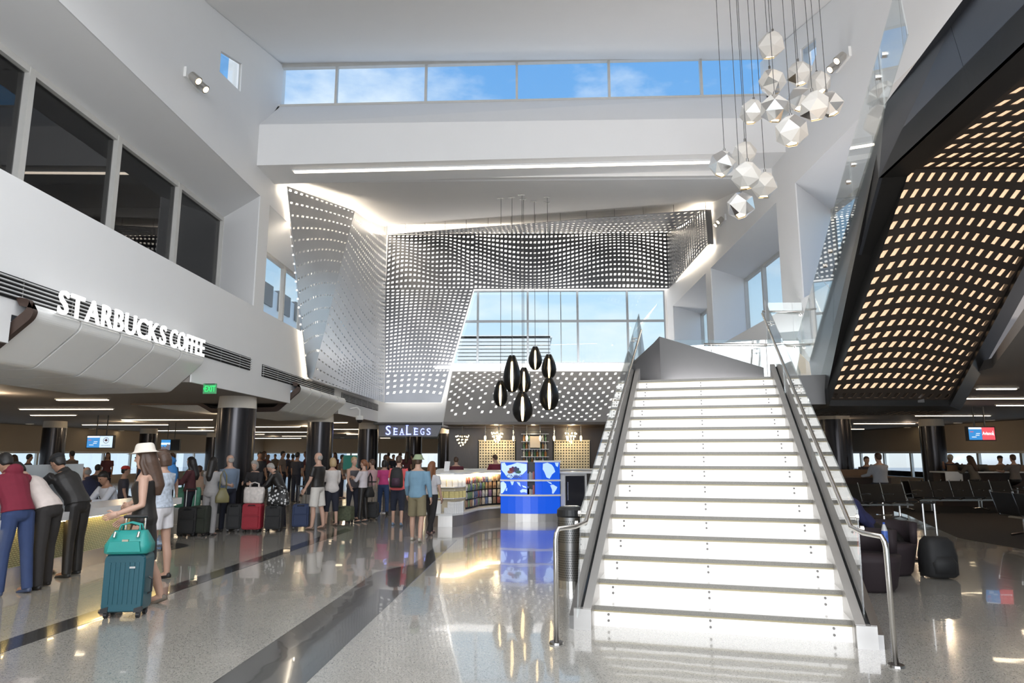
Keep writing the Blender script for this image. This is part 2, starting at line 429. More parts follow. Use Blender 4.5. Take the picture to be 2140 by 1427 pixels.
outerR = [(12.6, 3.0)] + outer[1:] + [(-12, ZH), (15.05, ZH), (15.05, ZS), (12.6, ZS)]
g = [onx(x, y, XR) for x, y in ((1672, 103), (1705, 78), (1706, 114), (1697, 137), (1674, 160))]
holesR.append([(p.y, p.z) for p in g])
m = MB(); m.plate(outerR, holesR, lambda y, z: (XR, y, z), (.03, 0, 0)); struct(m.build('wall_right', WHITE))
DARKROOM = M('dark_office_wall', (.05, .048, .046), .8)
def recess(k, X0, Xw, y0, y1, zh0, zhw, zs, splay, mull, dark, n0):
    s = 1 if Xw > X0 else -1
    X0 = X0 + s * .02
    w0, w1 = y0 + splay, y1 + splay
    m = MB()
    m.ext([(X0, y0, zh0), (X0, y1, zh0), (Xw, w1, zhw), (Xw, w0, zhw)], (0, 0, .12))
    m.ext([(X0, y0, zs), (X0, y1, zs), (Xw, w1, zs), (Xw, w0, zs)], (0, 0, -.12))
    m.ext([(X0, y1, zs), (X0, y1, zh0), (Xw, w1, zhw), (Xw, w1, zs)], (0, .1, 0))
    m.ext([(X0, y0, zs), (X0, y0, zh0), (Xw, w0, zhw), (Xw, w0, zs)], (0, -.1, 0))
    struct(m.build('trim_%d' % (n0 + 10), WHITE))
    w = empty('window_%d' % n0, ((Xw), (w0 + w1) / 2, zs)); struct(w)
    ys = [w0] + [q for q in mull if w0 < q < w1] + [w1]
    for a, b in zip(ys[:-1], ys[1:]):
        MB().box(Xw + s * .02, Xw + s * .035, a, b, zs, zhw).build('pane', GLASSD if dark else GLASS, w)
    for q in ys:
        MB().box(Xw - s * .075, Xw + s * .055, q - .06, q + .06, zs + .002, zhw - .002).build('mullion', MULL, w)
    MB().box(Xw - s * .06, Xw + s * .06, w0, w1, zhw - .09, zhw + .02).build('head_rail', MULL, w)
    MB().box(Xw - s * .06, Xw + s * .06, w0, w1, zs - .02, zs + .06).build('bottom_rail', MULL, w)
recess(1, XL, -7.6, 4.5, 15.58, ZH, 7.47, ZS, .65, (7.3, 9.5, 11.78, 14.02), True, 2)
recess(2, XL, -7.6, 16.18, 22.0, ZH, 7.45, ZS, .65, (18.7, 20.6, 22.3), False, 3)
recess(3, XL, -7.6, 22.7, 28.0, ZH, 7.45, ZS, .65, (25, 27), False, 4)
recess(4, XR, 7.6, 9.2, 15.05, ZH, 7.6, ZS, 1.3, (11.8, 14.1), False, 5)
recess(5, XR, 7.6, 16.25, 22.35, ZH, 7.6, ZS, .75, (19.0, 21.3), False, 6)
recess(6, XR, 7.6, 23.0, 28.3, ZH, 7.6, ZS, .75, (26, 28), False, 7)
# office behind the dark glass
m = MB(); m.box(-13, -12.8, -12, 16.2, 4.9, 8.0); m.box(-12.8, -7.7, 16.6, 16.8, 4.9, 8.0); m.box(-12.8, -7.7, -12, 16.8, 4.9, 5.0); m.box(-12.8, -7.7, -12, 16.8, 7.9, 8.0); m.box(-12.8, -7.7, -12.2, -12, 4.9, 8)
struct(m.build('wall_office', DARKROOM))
m = MB(); m.box(8.9, 9.1, -12, 9.2, 3.1, 8.0); m.box(6.4, 9.1, -12, 9.2, 7.8, 8.0); struct(m.build('wall_right_upper', WHITE))
m = MB(); m.box(7.75, 20.5, 12.25, 12.45, 3.2, 8.0); struct(m.build('wall_right_rear', LOWC))
# small side clerestory panes
p = [(13.07, 10.02), (14.1, 10.35), (14.12, 9.68), (13.08, 9.55)]
w = empty('window_8', (XL - .1, 13.6, 9.55)); struct(w)
MB().ext([(XL - .1, y, z) for y, z in p], (-.012, 0, 0)).build('pane', GLASS, w)
m = MB(); m.tube([(XL - .05, y, z) for y, z in p + p[:1]], .02, 4); m.build('window_frame', MULL, w)
w = empty('window_9', (XR + .1, 13.6, 9.55)); struct(w)
MB().ext([(XR + .1, q.y, q.z) for q in g], (.012, 0, 0)).build('pane', GLASS, w)
m = MB(); m.tube([(XR + .05, q.y, q.z) for q in g + g[:1]], .02, 4); m.build('window_frame', MULL, w)
# ---- end wall with its big window
wx0, wx1 = ony(925, 700, YB).x, 6.12
wz0, wz1 = ony(1200, 759, YB).z, ony(1200, 606, YB).z
m = MB(); m.plate([(XL, 2.9), (XR, 2.9), (XR, ceil2(YB)), (XL, ceil2(YB))], [[(wx0, wz0), (wx1, wz0), (wx1, wz1), (wx0, wz1)]], lambda x, z: (x, YB, z), (0, .3, 0))
struct(m.build('wall_back', WHITE))
w = empty('window_10', ((wx0 + wx1) / 2, YB + .1, wz0)); struct(w)
ex = [wx0] + [ony(x, 700, YB).x for x in (998, 1103, 1208, 1313)] + [wx1]
zm = ony(1200, 670, YB).z
for a, b in zip(ex[:-1], ex[1:]):
    for z0, z1 in ((wz0, zm), (zm, wz1)): MB().box(a, b, YB + .1, YB + .115, z0, z1).build('pane', GLASS, w)
for x in ex: MB().box(x - .045, x + .045, YB + .04, YB + .16, wz0, wz1).build('mullion', GREYF, w)
for z in (wz0, zm, wz1): MB().box(wx0, wx1, YB + .03, YB + .16, z - .045, z + .045).build('rail', GREYF, w)
x = ony(1173, 700, YB).x; MB().box(x - .02, x + .02, YB + .2, YB + .24, wz0, wz1).build('cable', GREYF, w)
# outside: louvred building, ground
m = MB(); m.box(-70, 70, 64, 160, -2, -1.5); m.box(-120, -25, -40, 160, -2, -1.5); m.box(21, 120, -40, 160, -2, -1.5)
struct(m.build('ground', M('concrete_apron', (.5, .5, .48), .8)))
LOUV = M('pale_louvre', (.88, .9, .88), .5)
t = empty('louvred_building', V((ony(1050, 758, 66).x, 69, -1.5)), 'pale building with horizontal louvres outside the big back window', 'building')
a = ony(957, 740, 66); b = ony(1150, 740, 66); z1 = ony(1050, 706, 66).z; z0 = ony(1050, 790, 66).z
MB().box(a.x, b.x, 66.4, 72, -1.5, z1 - .2).build('body', M('pale_green_glass', (.62, .72, .66), .3), t)
k = 0; z = z0
while z < z1:
    MB().box(a.x - .1, b.x, 65.9, 66.3, z, z + .27).build('louvre', LOUV, t); z += .36
for x in (a.x, a.x + 2.2, a.x + 4.5, b.x - .1): MB().box(x, x + .12, 66.2, 66.45, z0 - 3, z1 + .1).build('post', GREYF, t)
MB().box(a.x - .2, b.x + .2, 65.9, 72, z1, z1 + .15).build('roof', LOUV, t)
t = empty('pier_building', (-35, 80, -1.5), 'pale pier building with dark boxes seen through the left upper windows', 'building')
zt_ = onx(580, 612, -30).z; MB().box(-45, -30, 60, 115, -1.5, zt_).build('body', M('pale_blue_cladding', (.72, .80, .86), .4), t)
for k in range(9): MB().box(-31, -29.8, 62 + k * 6, 66 + k * 6, zt_ - 2.2, zt_ + .3).build('roof_unit', M('dark_roof_unit', (.08, .09, .10), .5), t)
# ---- outer walls of the low waiting halls, with window bands
def band_wall(name, A, B, inward, n0, zs=.45, zh=1.72, step=2.6, zt=3.0, doors=()):
    A = V(A); B = V(B); d = (B - A); L = d.length; d.normalize(); up = V((0, 0, 1)); nrm = V(inward)
    m = MB()
    q = lambda s, z: A + d * s + up * z
    m.ext([q(0, zh), q(L, zh), q(L, zt), q(0, zt)], -nrm * .25)
    m.ext([q(0, 0), q(L, 0), q(L, zs), q(0, zs)], -nrm * .25)
    struct(m.build(name, TAN))
    w = empty('window_%d' % n0, A + d * L / 2 + up * zs); struct(w)
    k = int(L / step)
    for i in range(k):
        s0, s1 = L * i / k, L * (i + 1) / k
        MB().ext([q(s0, zs), q(s1, zs), q(s1, zh), q(s0, zh)], -nrm * .015).build('pane', GLASS, w)
    for i in range(k + 1):
        s0 = L * i / k
        MB().ext([q(s0 - .07, zs), q(s0 + .07, zs), q(s0 + .07, zh), q(s0 - .07, zh)], -nrm * .12).build('mullion', MULL, w)
    MB().ext([q(0, zh - .05), q(L, zh - .05), q(L, zh + .05), q(0, zh + .05)], nrm * .03).build('head_rail', MULL, w)
band_wall('wall_far_left', (-24, -12, 0), (-24, 63, 0), (1, 0, 0), 11)
band_wall('wall_far_end', (-24, 62.8, 0), (8, 62.8, 0), (0, -1, 0), 12)
band_wall('wall_far_right', (20, -12, 0), (20, 50, 0), (-1, 0, 0), 13)
band_wall('wall_right_end', (8, 49.8, 0), (20, 49.8, 0), (0, -1, 0), 14)
m = MB(); m.box(6.4, 8.2, 33, 50, 0, 3.0); struct(m.build('wall_core', TAN))
# aircraft and apron beyond the right windows
PLW = M('aircraft_white', (.8, .8, .8), .3)
t = empty('airliner', (60, 60, 0), 'white airliner with a red tail parked outside the right windows', 'aircraft')
m = MB(); m.tube([(34, 58, .6), (36, 58.5, .9), (40, 59.5, 1.2), (60, 64, 1.3), (70, 67, 2.0)], [.3, 1.1, 1.5, 1.5, .4], 14); m.build('fuselage', PLW, t, smooth=True)
m = MB(); m.ext([(66, 66, 1.5), (70, 67, 1.9), (72, 67.5, 5.5), (70, 67, 5.5)], (.2, -.5, 0)); m.build('tail_fin', M('aircraft_red', (.5, .03, .04), .35), t)
m = MB(); m.ext([(46, 60, .6), (52, 62, .6), (56, 50, 1.0), (54, 49, 1.0)], (0, 0, .25)); m.build('wing', PLW, t)
m = MB(); m.tube([(48, 55.5, .1), (51, 56.3, .1)], [.7, .55], 12); m.build('engine', PLW, t)
# ---- columns
COLL = M('column_collar', (.62, .57, .50), .5)
PLIN = M('column_plinth', (.34, .33, .32), .4, .3)
def column(x, y, label, r=.44, group=None):
    t = empty('round_column', (x, y, 0), label, 'column', group)
    m = MB(); m.lathe([(r, .3), (r, 2.72)], 36, (x, y, 0)); m.build('shaft', BRONZE, t, smooth=True)
    m = MB(); m.lathe([(r + .05, 0), (r + .05, .3), (r, .3)], 36, (x, y, 0)); m.build('plinth', PLIN, t)
    m = MB(); m.lathe([(r - .04, 2.72), (r, 2.72), (r, 2.74), (r - .02, 3.0)], 36, (x, y, 0)); m.build('collar', COLL, t)
column(-6.96, 16.36, 'big dark bronze round column with cream collar under the exit sign')
column(-7.1, 23.6, 'dark bronze column behind the queue, under the second white canopy')
column(-7.0, 30.4, 'dark bronze column at the end of the left wall by the lit blue sign')
column(-6.2, 38, 'dark column seen below the lit blue sign, left one of two')
column(-4.3, 37, 'dark column seen below the lit blue sign, right one of two')
for x, y, l in ((-19.8, 28.5, 'dark column before the far left windows, left of the twin screens'), (-20.5, 37, 'dark column before the far left windows between the two screens'), (-20.6, 45, 'farthest dark column half hidden by the big bronze column'),
                (16.0, 27.5, 'dark column before the right windows, behind the long work counter'), (16.9, 20.6, 'dark column cut by the right edge of the picture'), (18.3, 41, 'far right-hall column, right one of the pair under the perforated soffit'), (15.5, 41, 'far right-hall column, left one of the pair under the perforated soffit'), (9.8, 22, 'dark column close behind the staircase glass on the right')):
    column(x, y, l)
# ---- ceiling strips and downlights in the low halls
ORD = 'first second third fourth fifth sixth seventh eighth ninth tenth eleventh twelfth thirteenth fourteenth fifteenth sixteenth seventeenth eighteenth nineteenth twentieth twenty-first twenty-second twenty-third twenty-fourth twenty-fifth'.split()
CNT = {}
def strip(a, b, g, label):
    k = CNT[g] = CNT.get(g, -1) + 1; label = '%s nearest warm strip light in the low ceiling on the %s' % (ORD[k], 'left' if 'left' in g else 'right')
    y = (a.y + b.y) / 2
    t = empty('ceiling_strip_light', ((a.x + b.x) / 2, y, 2.96), label, 'light', g)
    MB().box(a.x - .03, b.x + .03, y - .07, y + .07, 2.97, 3.0).build('housing', WMETAL, t)
    MB().box(a.x, b.x, y - .045, y + .045, 2.955, 2.972).build('diffuser', LEDW, t)
for a, b in sorted([((30, 853), (245, 855)), ((115, 834), (230, 835)), ((65, 867), (158, 867)), ((260, 877), (440, 876)), ((187, 888), (340, 886)), ((335, 900), (440, 899)), ((400, 893), (440, 892)), ((520, 892), (622, 891)), ((520, 903), (640, 902)), ((590, 911), (640, 911)), ((525, 916), (622, 915)), ((520, 907), (552, 907)), ((695, 883), (723, 882)), ((695, 897), (750, 896)), ((725, 907), (750, 907)), ((795, 915), (815, 915))], key=lambda q: q[0][1]):
    strip(onz(*a, 2.98), onz(*b, 2.98), 'strip lights in the left low ceiling', 'thin warm strip light in the dark low ceiling on the left')
for a, b in sorted([((2025, 831), (2240, 832)), ((2085, 846), (2240, 846)), ((1915, 868), (2067, 868)), ((1780, 885), (1917, 884)), ((1758, 896), (1805, 896)), ((2040, 812), (2125, 811))], key=lambda q: q[0][1]):
    strip(onz(*a, 2.98), onz(*b, 2.98), 'strip lights in the right low ceiling', 'thin warm strip light in the low ceiling on the right')
def down(p, g, label):
    if p.y > 58: p = O + (p - O) * (58 / p.y); p.z = 2.98
    k = CNT[g] = CNT.get(g, -1) + 1; label = 'small round downlight, %s from the left in the %s low ceiling' % (ORD[k], 'left' if 'left' in g else 'right')
    t = empty('downlight', (p.x, p.y, 2.97), label, 'light', g)
    m = MB(); m.lathe([(.13, 2.975), (.15, 2.965), (.17, 2.975), (.17, 3.0)], 14, (p.x, p.y, 0)); m.build('trim_ring', WMETAL, t)
    m = MB(); m.lathe([(.001, 2.985), (.13, 2.982), (.13, 3.0)], 12, (p.x, p.y, 0)); m.build('lens', DOWNL, t)
for q in [(62, 886), (193, 896), (253, 900), (357, 908), (400, 911), (563, 922), (638, 922), (715, 921), (793, 921)]: down(onz(*q, 2.98), 'downlights on the left', 'small round warm downlight in the low ceiling on the left')
for q in [(1795, 903), (1851, 898), (1896, 893), (2002, 884), (2069, 878)]: down(onz(*q, 2.98), 'downlights on the right', 'small round warm downlight in the low ceiling on the right')
# ================================================================== LEFT FASCIA
SLATG = M('grille_slat_grey', (.55, .55, .55), .4)
def grille(y0, y1, z0, z1, label):
    t = empty('linear_air_grille', (XL, (y0 + y1) / 2, z0), label, 'vent')
    MB().box(XL + .002, XL + .012, y0, y1, z0, z1).build('backing', BLACKM, t)
    n = 5
    for k in range(n):
        z = z0 + (k + .75) * (z1 - z0) / (n + .4)
        MB().box(XL + .012, XL + .05, y0 + .01, y1 - .01, z - .008, z + .008).build('slat', SLATG, t)
    y = y0 + .05
    while y < y1:
        MB().box(XL + .01, XL + .03, y, y + .015, z0, z1).build('rib', STEELD, t); y += .95
grille(3.5, 15.58, 3.55, 3.84, 'long black slotted air grille behind the illuminated coffee sign')
grille(16.3, 22.56, 3.50, 3.79, 'black slotted air grille above the second white canopy')
grille(23.5, 29.4, 3.47, 3.75, 'black slotted air grille at the far end below the metal screen')
CREAM = M('canopy_white', (.90, .90, .88), .35, var=.015)
RIM = M('bronze_canopy_edge', (.07, .045, .035), .4, .3)
def rounded(pts, r, n=4):
    out = [pts[0]]
    for a, b, c in zip(pts[:-2], pts[1:-1], pts[2:]):
        a, b, c = V(a), V(b), V(c); d1 = (a - b).normalized(); d2 = (c - b).normalized()
        rr = min(r, (a - b).length * .45, (c - b).length * .45)
        p, q = b + d1 * rr, b + d2 * rr
        for i in range(n + 1):
            t = i / n; out.append(tuple(p * (1 - t) ** 2 + b * 2 * t * (1 - t) + q * t * t))
    return out + [pts[-1]]
CP = rounded([(-6.36, 3.50), (-6.16, 3.46), (-6.19, 3.34), (-6.78, 2.80), (-8.55, 2.76), (-8.95, 3.0 - .02), (-10.8, 2.98)], .07)
def canopy(ys, label, first_rim):
    t = empty('white_canopy', (-6.3, (ys[0] + ys[-1]) / 2, 2.76), label, 'canopy')
    def sec(y, off=0): return [(x, y, z + off) for x, z in CP]
    for a, b in zip(ys[:-1], ys[1:]):
        m = MB(); n = len(CP)
        lo = sec(a + .024) ; hi = sec(b - .024)
        vs = lo + hi + [(x - .03 * (x > -7), y, z + .05) for x, y, z in lo] + [(x - .03 * (x > -7), y, z + .05) for x, y, z in hi]
        fs = [(i, i + 1, n + i + 1, n + i) for i in range(n - 1)] + [(2 * n + i, 3 * n + i, 3 * n + i + 1, 2 * n + i + 1) for i in range(n - 1)]
        fs += [(i, 2 * n + i, 2 * n + i + 1, i + 1) for i in range(n - 1)] + [(n + i, n + i + 1, 3 * n + i + 1, 3 * n + i) for i in range(n - 1)]
        m.add(vs, fs); m.build('canopy_panel', CREAM, t)
    m = MB(); n = len(CP)
    CPI = [(x - .05 * (x > -7), z + .04) for x, z in CP]
    m.add([(x, ys[0] + .03, z) for x, z in CPI] + [(x, ys[-1] - .03, z) for x, z in CPI], [(i, i + 1, n + i + 1, n + i) for i in range(n - 1)])
    m.build('dark_gap_liner', BLACKM, t)
    if first_rim:
        m = MB(); y = ys[0] - .07
        CPO = [(x + .02, z - .02) for x, z in CP]; CPU = [(x - .05 * (x > -7), z + .10) for x, z in CP]
        vs = [(x, y, z) for x, z in CPO] + [(x, y, z) for x, z in CPU] + [(x, y + .08, z) for x, z in CPO] + [(x, y + .08, z) for x, z in CPU]
        fs = []
        for i in range(n - 1):
            fs += [(i, i + 1, n + i + 1, n + i), (2 * n + i, 3 * n + i, 3 * n + i + 1, 2 * n + i + 1), (i, 2 * n + i, 2 * n + i + 1, i + 1), (n + i, n + i + 1, 3 * n + i + 1, 3 * n + i)]
        m.add(vs, fs); m.build('edge_strip', RIM, t)
    for y in ((ys[-1] - .018,) if first_rim else (ys[0] + .018, ys[-1] - .018)):
        m = MB(); k = [i for i, q in enumerate(CP) if q[0] > -8.6]
        m.ext([(CP[i][0], y, CP[i][1]) for i in k] + [(-8.55, y, 2.86), (-6.85, y, 2.92), (-6.39, y, 3.38), (-6.39, y, 3.5)], (0, -.02, 0)); m.build('end_panel', CREAM, t)
    return t
canopy([8.3, 9.19, 10.13, 11.05, 11.97, 12.85], 'big white panelled canopy under the illuminated coffee sign', True)
canopy([18.5, 19.46, 20.42, 21.38, 22.34, 23.3], 'smaller white panelled canopy with bronze edge strip beyond the big column', True)
canopy([2.6, 3.6, 4.6, 5.6, 6.6], 'nearest white panelled canopy cut off by the left edge', False)
SIGNW = M('lit_white_letter', (.8, .8, .8), .4, emit=(1, .98, .95), es=1.0)
LETS = M('letter_return', (.7, .66, .6), .4)
t = empty('coffee_shop_sign', (-6.1, 10.5, 3.44), 'illuminated white STARBUCKS COFFEE lettering standing on the white canopy', 'sign')
def letters(word, y0, y1, z, size, t, X=-6.12):
    mes = [(c, text_mesh(c, size, .012, .006)) for c in word]
    ws = []
    for c, me in mes:
        a, b = text_width(me); ws.append(b - a)
    gap = size * .09
    sx = (y1 - y0) / (sum(ws) + gap * (len(word) - 1)); y = y0
    po = ORG[t.name]
    for (c, me), w in zip(mes, ws):
        a, b = text_width(me)
        for v in me.vertices:
            p = v.co.copy(); v.co = V((X + p.z, y + (p.x - a) * sx, z + p.y)) - po
        me.materials.append(SIGNW)
        o = bpy.data.objects.new('letter', me); COL.objects.link(o); o.parent = t; ORG[o.name] = po
        y += (w + gap) * sx
letters('STARBUCKS', 8.62, 11.32, 3.47, .45, t)
letters('COFFEE', 11.46, 12.72, 3.47, .45, t)
MB().box(-6.16, -6.12, 8.6, 12.72, 3.455, 3.475).build('mounting_rail', WMETAL, t)
def two_d(lines):
    pass
# exit sign
GRN = M('exit_green', (.02, .5, .12), .4, emit=(.03, .75, .18), es=.9)
GRNB = M('exit_plate', (.10, .42, .18), .4)
p = onz(438, 800, 3.0); y = 13.3; q = ony(438, 812, y)
t = empty('exit_sign', (q.x, y, q.z - .12), 'green EXIT sign hanging under the white fascia by the big column', 'sign')
MB().box(q.x - .13, q.x + .13, y, y + .03, q.z - .1, q.z + .1).build('plate', GRNB, t)
MB().box(q.x - .1, q.x + .1, y, y + .02, q.z + .1, 3.0).build('hanger', M('exit_hanger', (.4, .5, .42), .4), t)
text_obj('EXIT', .17, (q.x - .10, y - .004, q.z - .06), (1, 0, 0), (0, 0, 1), GRN, t, sx=.62)
m = MB(); m.ext([(q.x - .125, y - .004, q.z), (q.x - .105, y - .004, q.z + .03), (q.x - .105, y - .004, q.z - .03)], (0, .002, 0)); m.build('arrow', GRN, t)
q = ony(521, 944, 62.74)
t = empty('exit_sign', q, 'tiny green exit sign on the far tan wall beyond the big column', 'sign')
MB().box(q.x - .15, q.x + .15, q.y, q.y + .05, q.z - .2, q.z + .25).build('plate', GRN, t)
# dome camera under the fascia
q = onz(742, 866, 3.0) ; q = V((-6.0, 24.6, 3.0)); 
t = empty('dome_camera', q, 'white ceiling dome camera under the far end of the left fascia', 'camera')
m = MB(); m.lathe([(.14, 0), (.14, -.12), (.12, -.15)], 16, q); m.build('housing', WMETAL, t, smooth=True)
m = MB(); m.ell(q + V((0, 0, -.15)), (.11, .11, .12)); m.build('dome', GLASSD, t, smooth=True)
m = MB(); m.tube([q + V((-.35, 0, .25)), q + V((-.1, 0, .3)), q + V((0, 0, .2)), q], .03, 8); m.build('bracket', WMETAL, t)
# SeaLegs sign band
GREYP = M('sign_band_grey', (.16, .16, .17), .4, .4, var=.2, scale=14)
p0, p1 = ony(792, 888, 28.9), ony(921, 912, 28.9)
t = empty('restaurant_sign', (p0.x, 28.9, p1.z), 'grey patterned sign band with glowing blue SEALEGS letters', 'sign')
m = MB(); m.ext([(p0.x, 28.9, p0.z), (p1.x + .05, 28.9, p0.z), (p1.x - .15, 28.9, p1.z), (p0.x, 28.9, p1.z)], (0, .2, 0)); m.build('band', GREYP, t)
BLUEL = M('blue_neon_letter', (.3, .35, 1), .4, emit=(.30, .36, 1.0), es=2.4)
def serif_word(word, x0, x1, zb, caps, y, mat, t):
    """small-capital serif lettering made of strokes"""
    po = ORG[t.name]; n = len(word); x = x0; tot = sum((1.0 if c in caps else .8) for c in word); unit = (x1 - x0) / tot
    for i, c in enumerate(word):
        big = (i == 0 or i == 3); w = unit * (1.0 if big else .8); h = .40 if big else .29
        me = text_mesh(c, h * 1.37, .012, .0)
        a, b = text_width(me)
        m = MB()
        if c in 'ELGA':       # serifs
            ww = w * .62
            if c in 'EL': m.box(x - .02, x + .09, y - .02, y, zb - .004, zb + .014); m.box(x - .02, x + .09, y - .02, y, zb + h - .014, zb + h + .004)
            if c == 'A': m.box(x - .03, x + .06, y - .02, y, zb - .004, zb + .014); m.box(x + ww - .06, x + ww + .03, y - .02, y, zb - .004, zb + .014)
        for v in me.vertices:
            q = v.co.copy(); v.co = V((x + (q.x - a) / (b - a) * w * .62, y - .01 - q.z, zb + q.y)) - po
        me.materials.append(mat); o = bpy.data.objects.new('letter', me); COL.objects.link(o); o.parent = t; ORG[o.name] = po
        if m.v: m.build('letter_serif', mat, o)
        x += w
serif_word('SEALEGS', ony(806, 900, 28.85).x, ony(908, 900, 28.85).x, ony(850, 908.5, 28.85).z, 'SL', 28.88, BLUEL, t)
m = MB(); m.box(-6.4, ony(932, 880, 29.2).x, 28.7, 29.4, 2.86, 2.95); struct(m.build('trim_7', M('dark_soffit_lip', (.05, .05, .05), .5)))
# ================================================================== PERFORATED SCREEN
def wave(a, b, c, d):
    return lambda u, v: (0, a * sin(b * u * pi + c) * sin(pi * v) * .25 + d * sin(2 * pi * u) * .03)
LITW = M('screen_backlight', (1, 1, .97), .6, emit=(1, .97, .92), es=.95)
t = empty('perforated_metal_screen', (0, 29, 3.8), 'huge folded perforated aluminium screen wrapping the end wall above the bar', 'screen')
Y3 = 28.9
def P3(x, y): return ony(x, y, Y3)
def sz3(u, v, i, j):
    k = .5 + .5 * sin(3.1 * u * pi + 5 * v + 1.3) * cos(2.2 * v * pi + 2 * u)
    return (.22 + .08 * k, .15 + .09 * k)
def w3(u, v): return (0, .10 * sin(pi * u * 1.2 + .3) - .05 * cos(3 * pi * u + 4 * v))
# back facet: left column below the beam strip, then the strip above the window
tl, tm_, tr = P3(811, 491), P3(992, 489), P3(1393, 487)
ml, mm_, mr = P3(806, 604), P3(990, 604), P3(1397, 603)
lb, rb = P3(803, 841), P3(922, 841)
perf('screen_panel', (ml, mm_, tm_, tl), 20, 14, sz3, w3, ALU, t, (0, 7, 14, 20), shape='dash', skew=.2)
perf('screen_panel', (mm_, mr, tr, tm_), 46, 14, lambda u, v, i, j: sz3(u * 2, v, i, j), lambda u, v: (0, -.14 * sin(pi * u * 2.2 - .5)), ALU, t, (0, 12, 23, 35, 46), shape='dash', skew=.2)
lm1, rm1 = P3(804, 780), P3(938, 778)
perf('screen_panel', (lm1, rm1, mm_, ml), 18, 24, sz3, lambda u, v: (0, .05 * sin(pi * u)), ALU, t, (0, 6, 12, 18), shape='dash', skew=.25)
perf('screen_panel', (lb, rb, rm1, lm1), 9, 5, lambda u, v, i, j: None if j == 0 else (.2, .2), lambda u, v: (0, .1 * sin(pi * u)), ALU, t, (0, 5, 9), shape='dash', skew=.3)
# left facets along the wall
a0 = onx(600, 389, -6.15); a1 = onx(643, 789, -6.15); c0 = onx(741, 441, -5.45); c1 = onx(652, 792, -6.05)
def sz1(u, v, i, j): return (.2, .17) if j % 2 else None
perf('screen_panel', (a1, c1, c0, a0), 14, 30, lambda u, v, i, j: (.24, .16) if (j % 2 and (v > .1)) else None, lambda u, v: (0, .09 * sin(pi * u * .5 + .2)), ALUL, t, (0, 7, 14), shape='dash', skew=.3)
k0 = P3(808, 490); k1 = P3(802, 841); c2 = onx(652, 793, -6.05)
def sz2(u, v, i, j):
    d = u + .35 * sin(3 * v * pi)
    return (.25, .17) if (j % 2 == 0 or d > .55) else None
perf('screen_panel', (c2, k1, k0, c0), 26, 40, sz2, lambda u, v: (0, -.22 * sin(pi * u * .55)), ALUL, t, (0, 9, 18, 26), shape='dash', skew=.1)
m = MB(); b0, b1 = onx(597, 387, -6.33), onx(640, 790, -6.33)
m.loft([[b0, a0, a0 + V((0, .02, 0)), b0 + V((0, .05, 0))], [b1, a1, a1 + V((0, .02, 0)), b1 + V((0, .05, 0))]]); m.build('edge_return', ALU, t)
for k in range(22):
    f = (k + .5) / 22; p = (b0 + (a0 - b0) * .5) * (1 - f) + (b1 + (a1 - b1) * .5) * f
    MB().box(p.x - .04, p.x + .03, p.y - .012, p.y - .006, p.z - .025, p.z + .025).build('edge_slot', LITW, t)
# sloping soffit facet and right return
d0 = onx(1475, 438, 5.95)
perf('screen_panel', (k0, tr, d0, k0 + V((0, -.02, 0))), 60, 7, lambda u, v, i, j: (.2, .2) if (u > .06) else None, lambda u, v: (0, .05 * sin(6 * u)), ALU, t, (0, 15, 30, 45, 60), shape='dash')
e1 = onx(1480, 510, 5.95)
perf('screen_panel', (mr, e1, d0, tr), 20, 18, lambda u, v, i, j: (.22, .2), lambda u, v: (0, .25 * sin(3 * pi * u)), ALU, t, (0, 10, 20), shape='dash', skew=.2)
m = MB(); m.loft([[d0, d0 + V((.18, 0, 0)), d0 + V((.18, .05, 0)), d0 + V((0, .05, 0))], [e1, e1 + V((.18, 0, 0)), e1 + V((.18, .05, 0)), e1 + V((0, .05, 0))]]); m.build('edge_return', ALU, t)
# light sheets behind the back facet (backlit screen), cove light along the wall
back = V((0, .28, 0))
m = MB(); m.poly([p + back for p in (ml, mr, tr, tl)]); m.poly([p + back for p in (lb, rb, mm_, ml)]); m.build('backlight_sheet', LITW, t)
m = MB(); m.tube([p + V((-.12, .1, -.05)) for p in (a0, c0)] , .025, 6); m.tube([c0 + V((-.35, .1, -.05)), k0 + V((-.3, .1, 0))], .025, 6); m.tube([k0 + V((0, .2, .12)), tr + V((0, .2, .12))], .025, 6); m.tube([d0 + V((.1, .1, 0)), tr + V((.1, .1, 0))], .025, 6); m.tube([e1 + V((.1, .1, 0)), mr + V((.1, .1, 0))], .025, 6); m.tube([b0 + V((0, .12, 0)), b1 + V((0, .12, 0))], .02, 6)
m.build('cove_light', M('cove_lamp', (1, .9, .8), .5, emit=(1, .86, .68), es=26), t)
m = MB()
for f in [i / 13 for i in range(14)]:
    p = k0 * (1 - f) + d0 * f; m.tube([p, V((p.x, p.y, ceil2(p.y)))], .008, 4)
m.build('hanger_rods', STEELD, t)
# lower perforated canopy over the bar
t = empty('perforated_bar_canopy', (0, 28, 2.8), 'lower sloping perforated aluminium canopy band above the bar', 'canopy')
q0, q1 = ony(946, 776, 29.2), ony(1420, 776, 29.2); r0, r1 = ony(925, 890, 27.6), ony(1400, 890, 27.6)
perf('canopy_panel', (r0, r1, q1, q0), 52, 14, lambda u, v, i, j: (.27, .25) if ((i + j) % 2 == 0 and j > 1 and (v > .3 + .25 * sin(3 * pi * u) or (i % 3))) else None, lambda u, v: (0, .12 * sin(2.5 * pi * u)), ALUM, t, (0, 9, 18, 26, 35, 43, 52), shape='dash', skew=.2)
m = MB(); m.poly([p + V((0, .25, .02)) for p in (r0, r1, q1, q0)]); m.build('backlight_sheet', LITW, t)
MB().box(r0.x, r1.x, 27.55, 29.4, r0.z - .08, r0.z - .02).build('underside', M('bar_soffit', (.05, .035, .025), .25, .3), t)
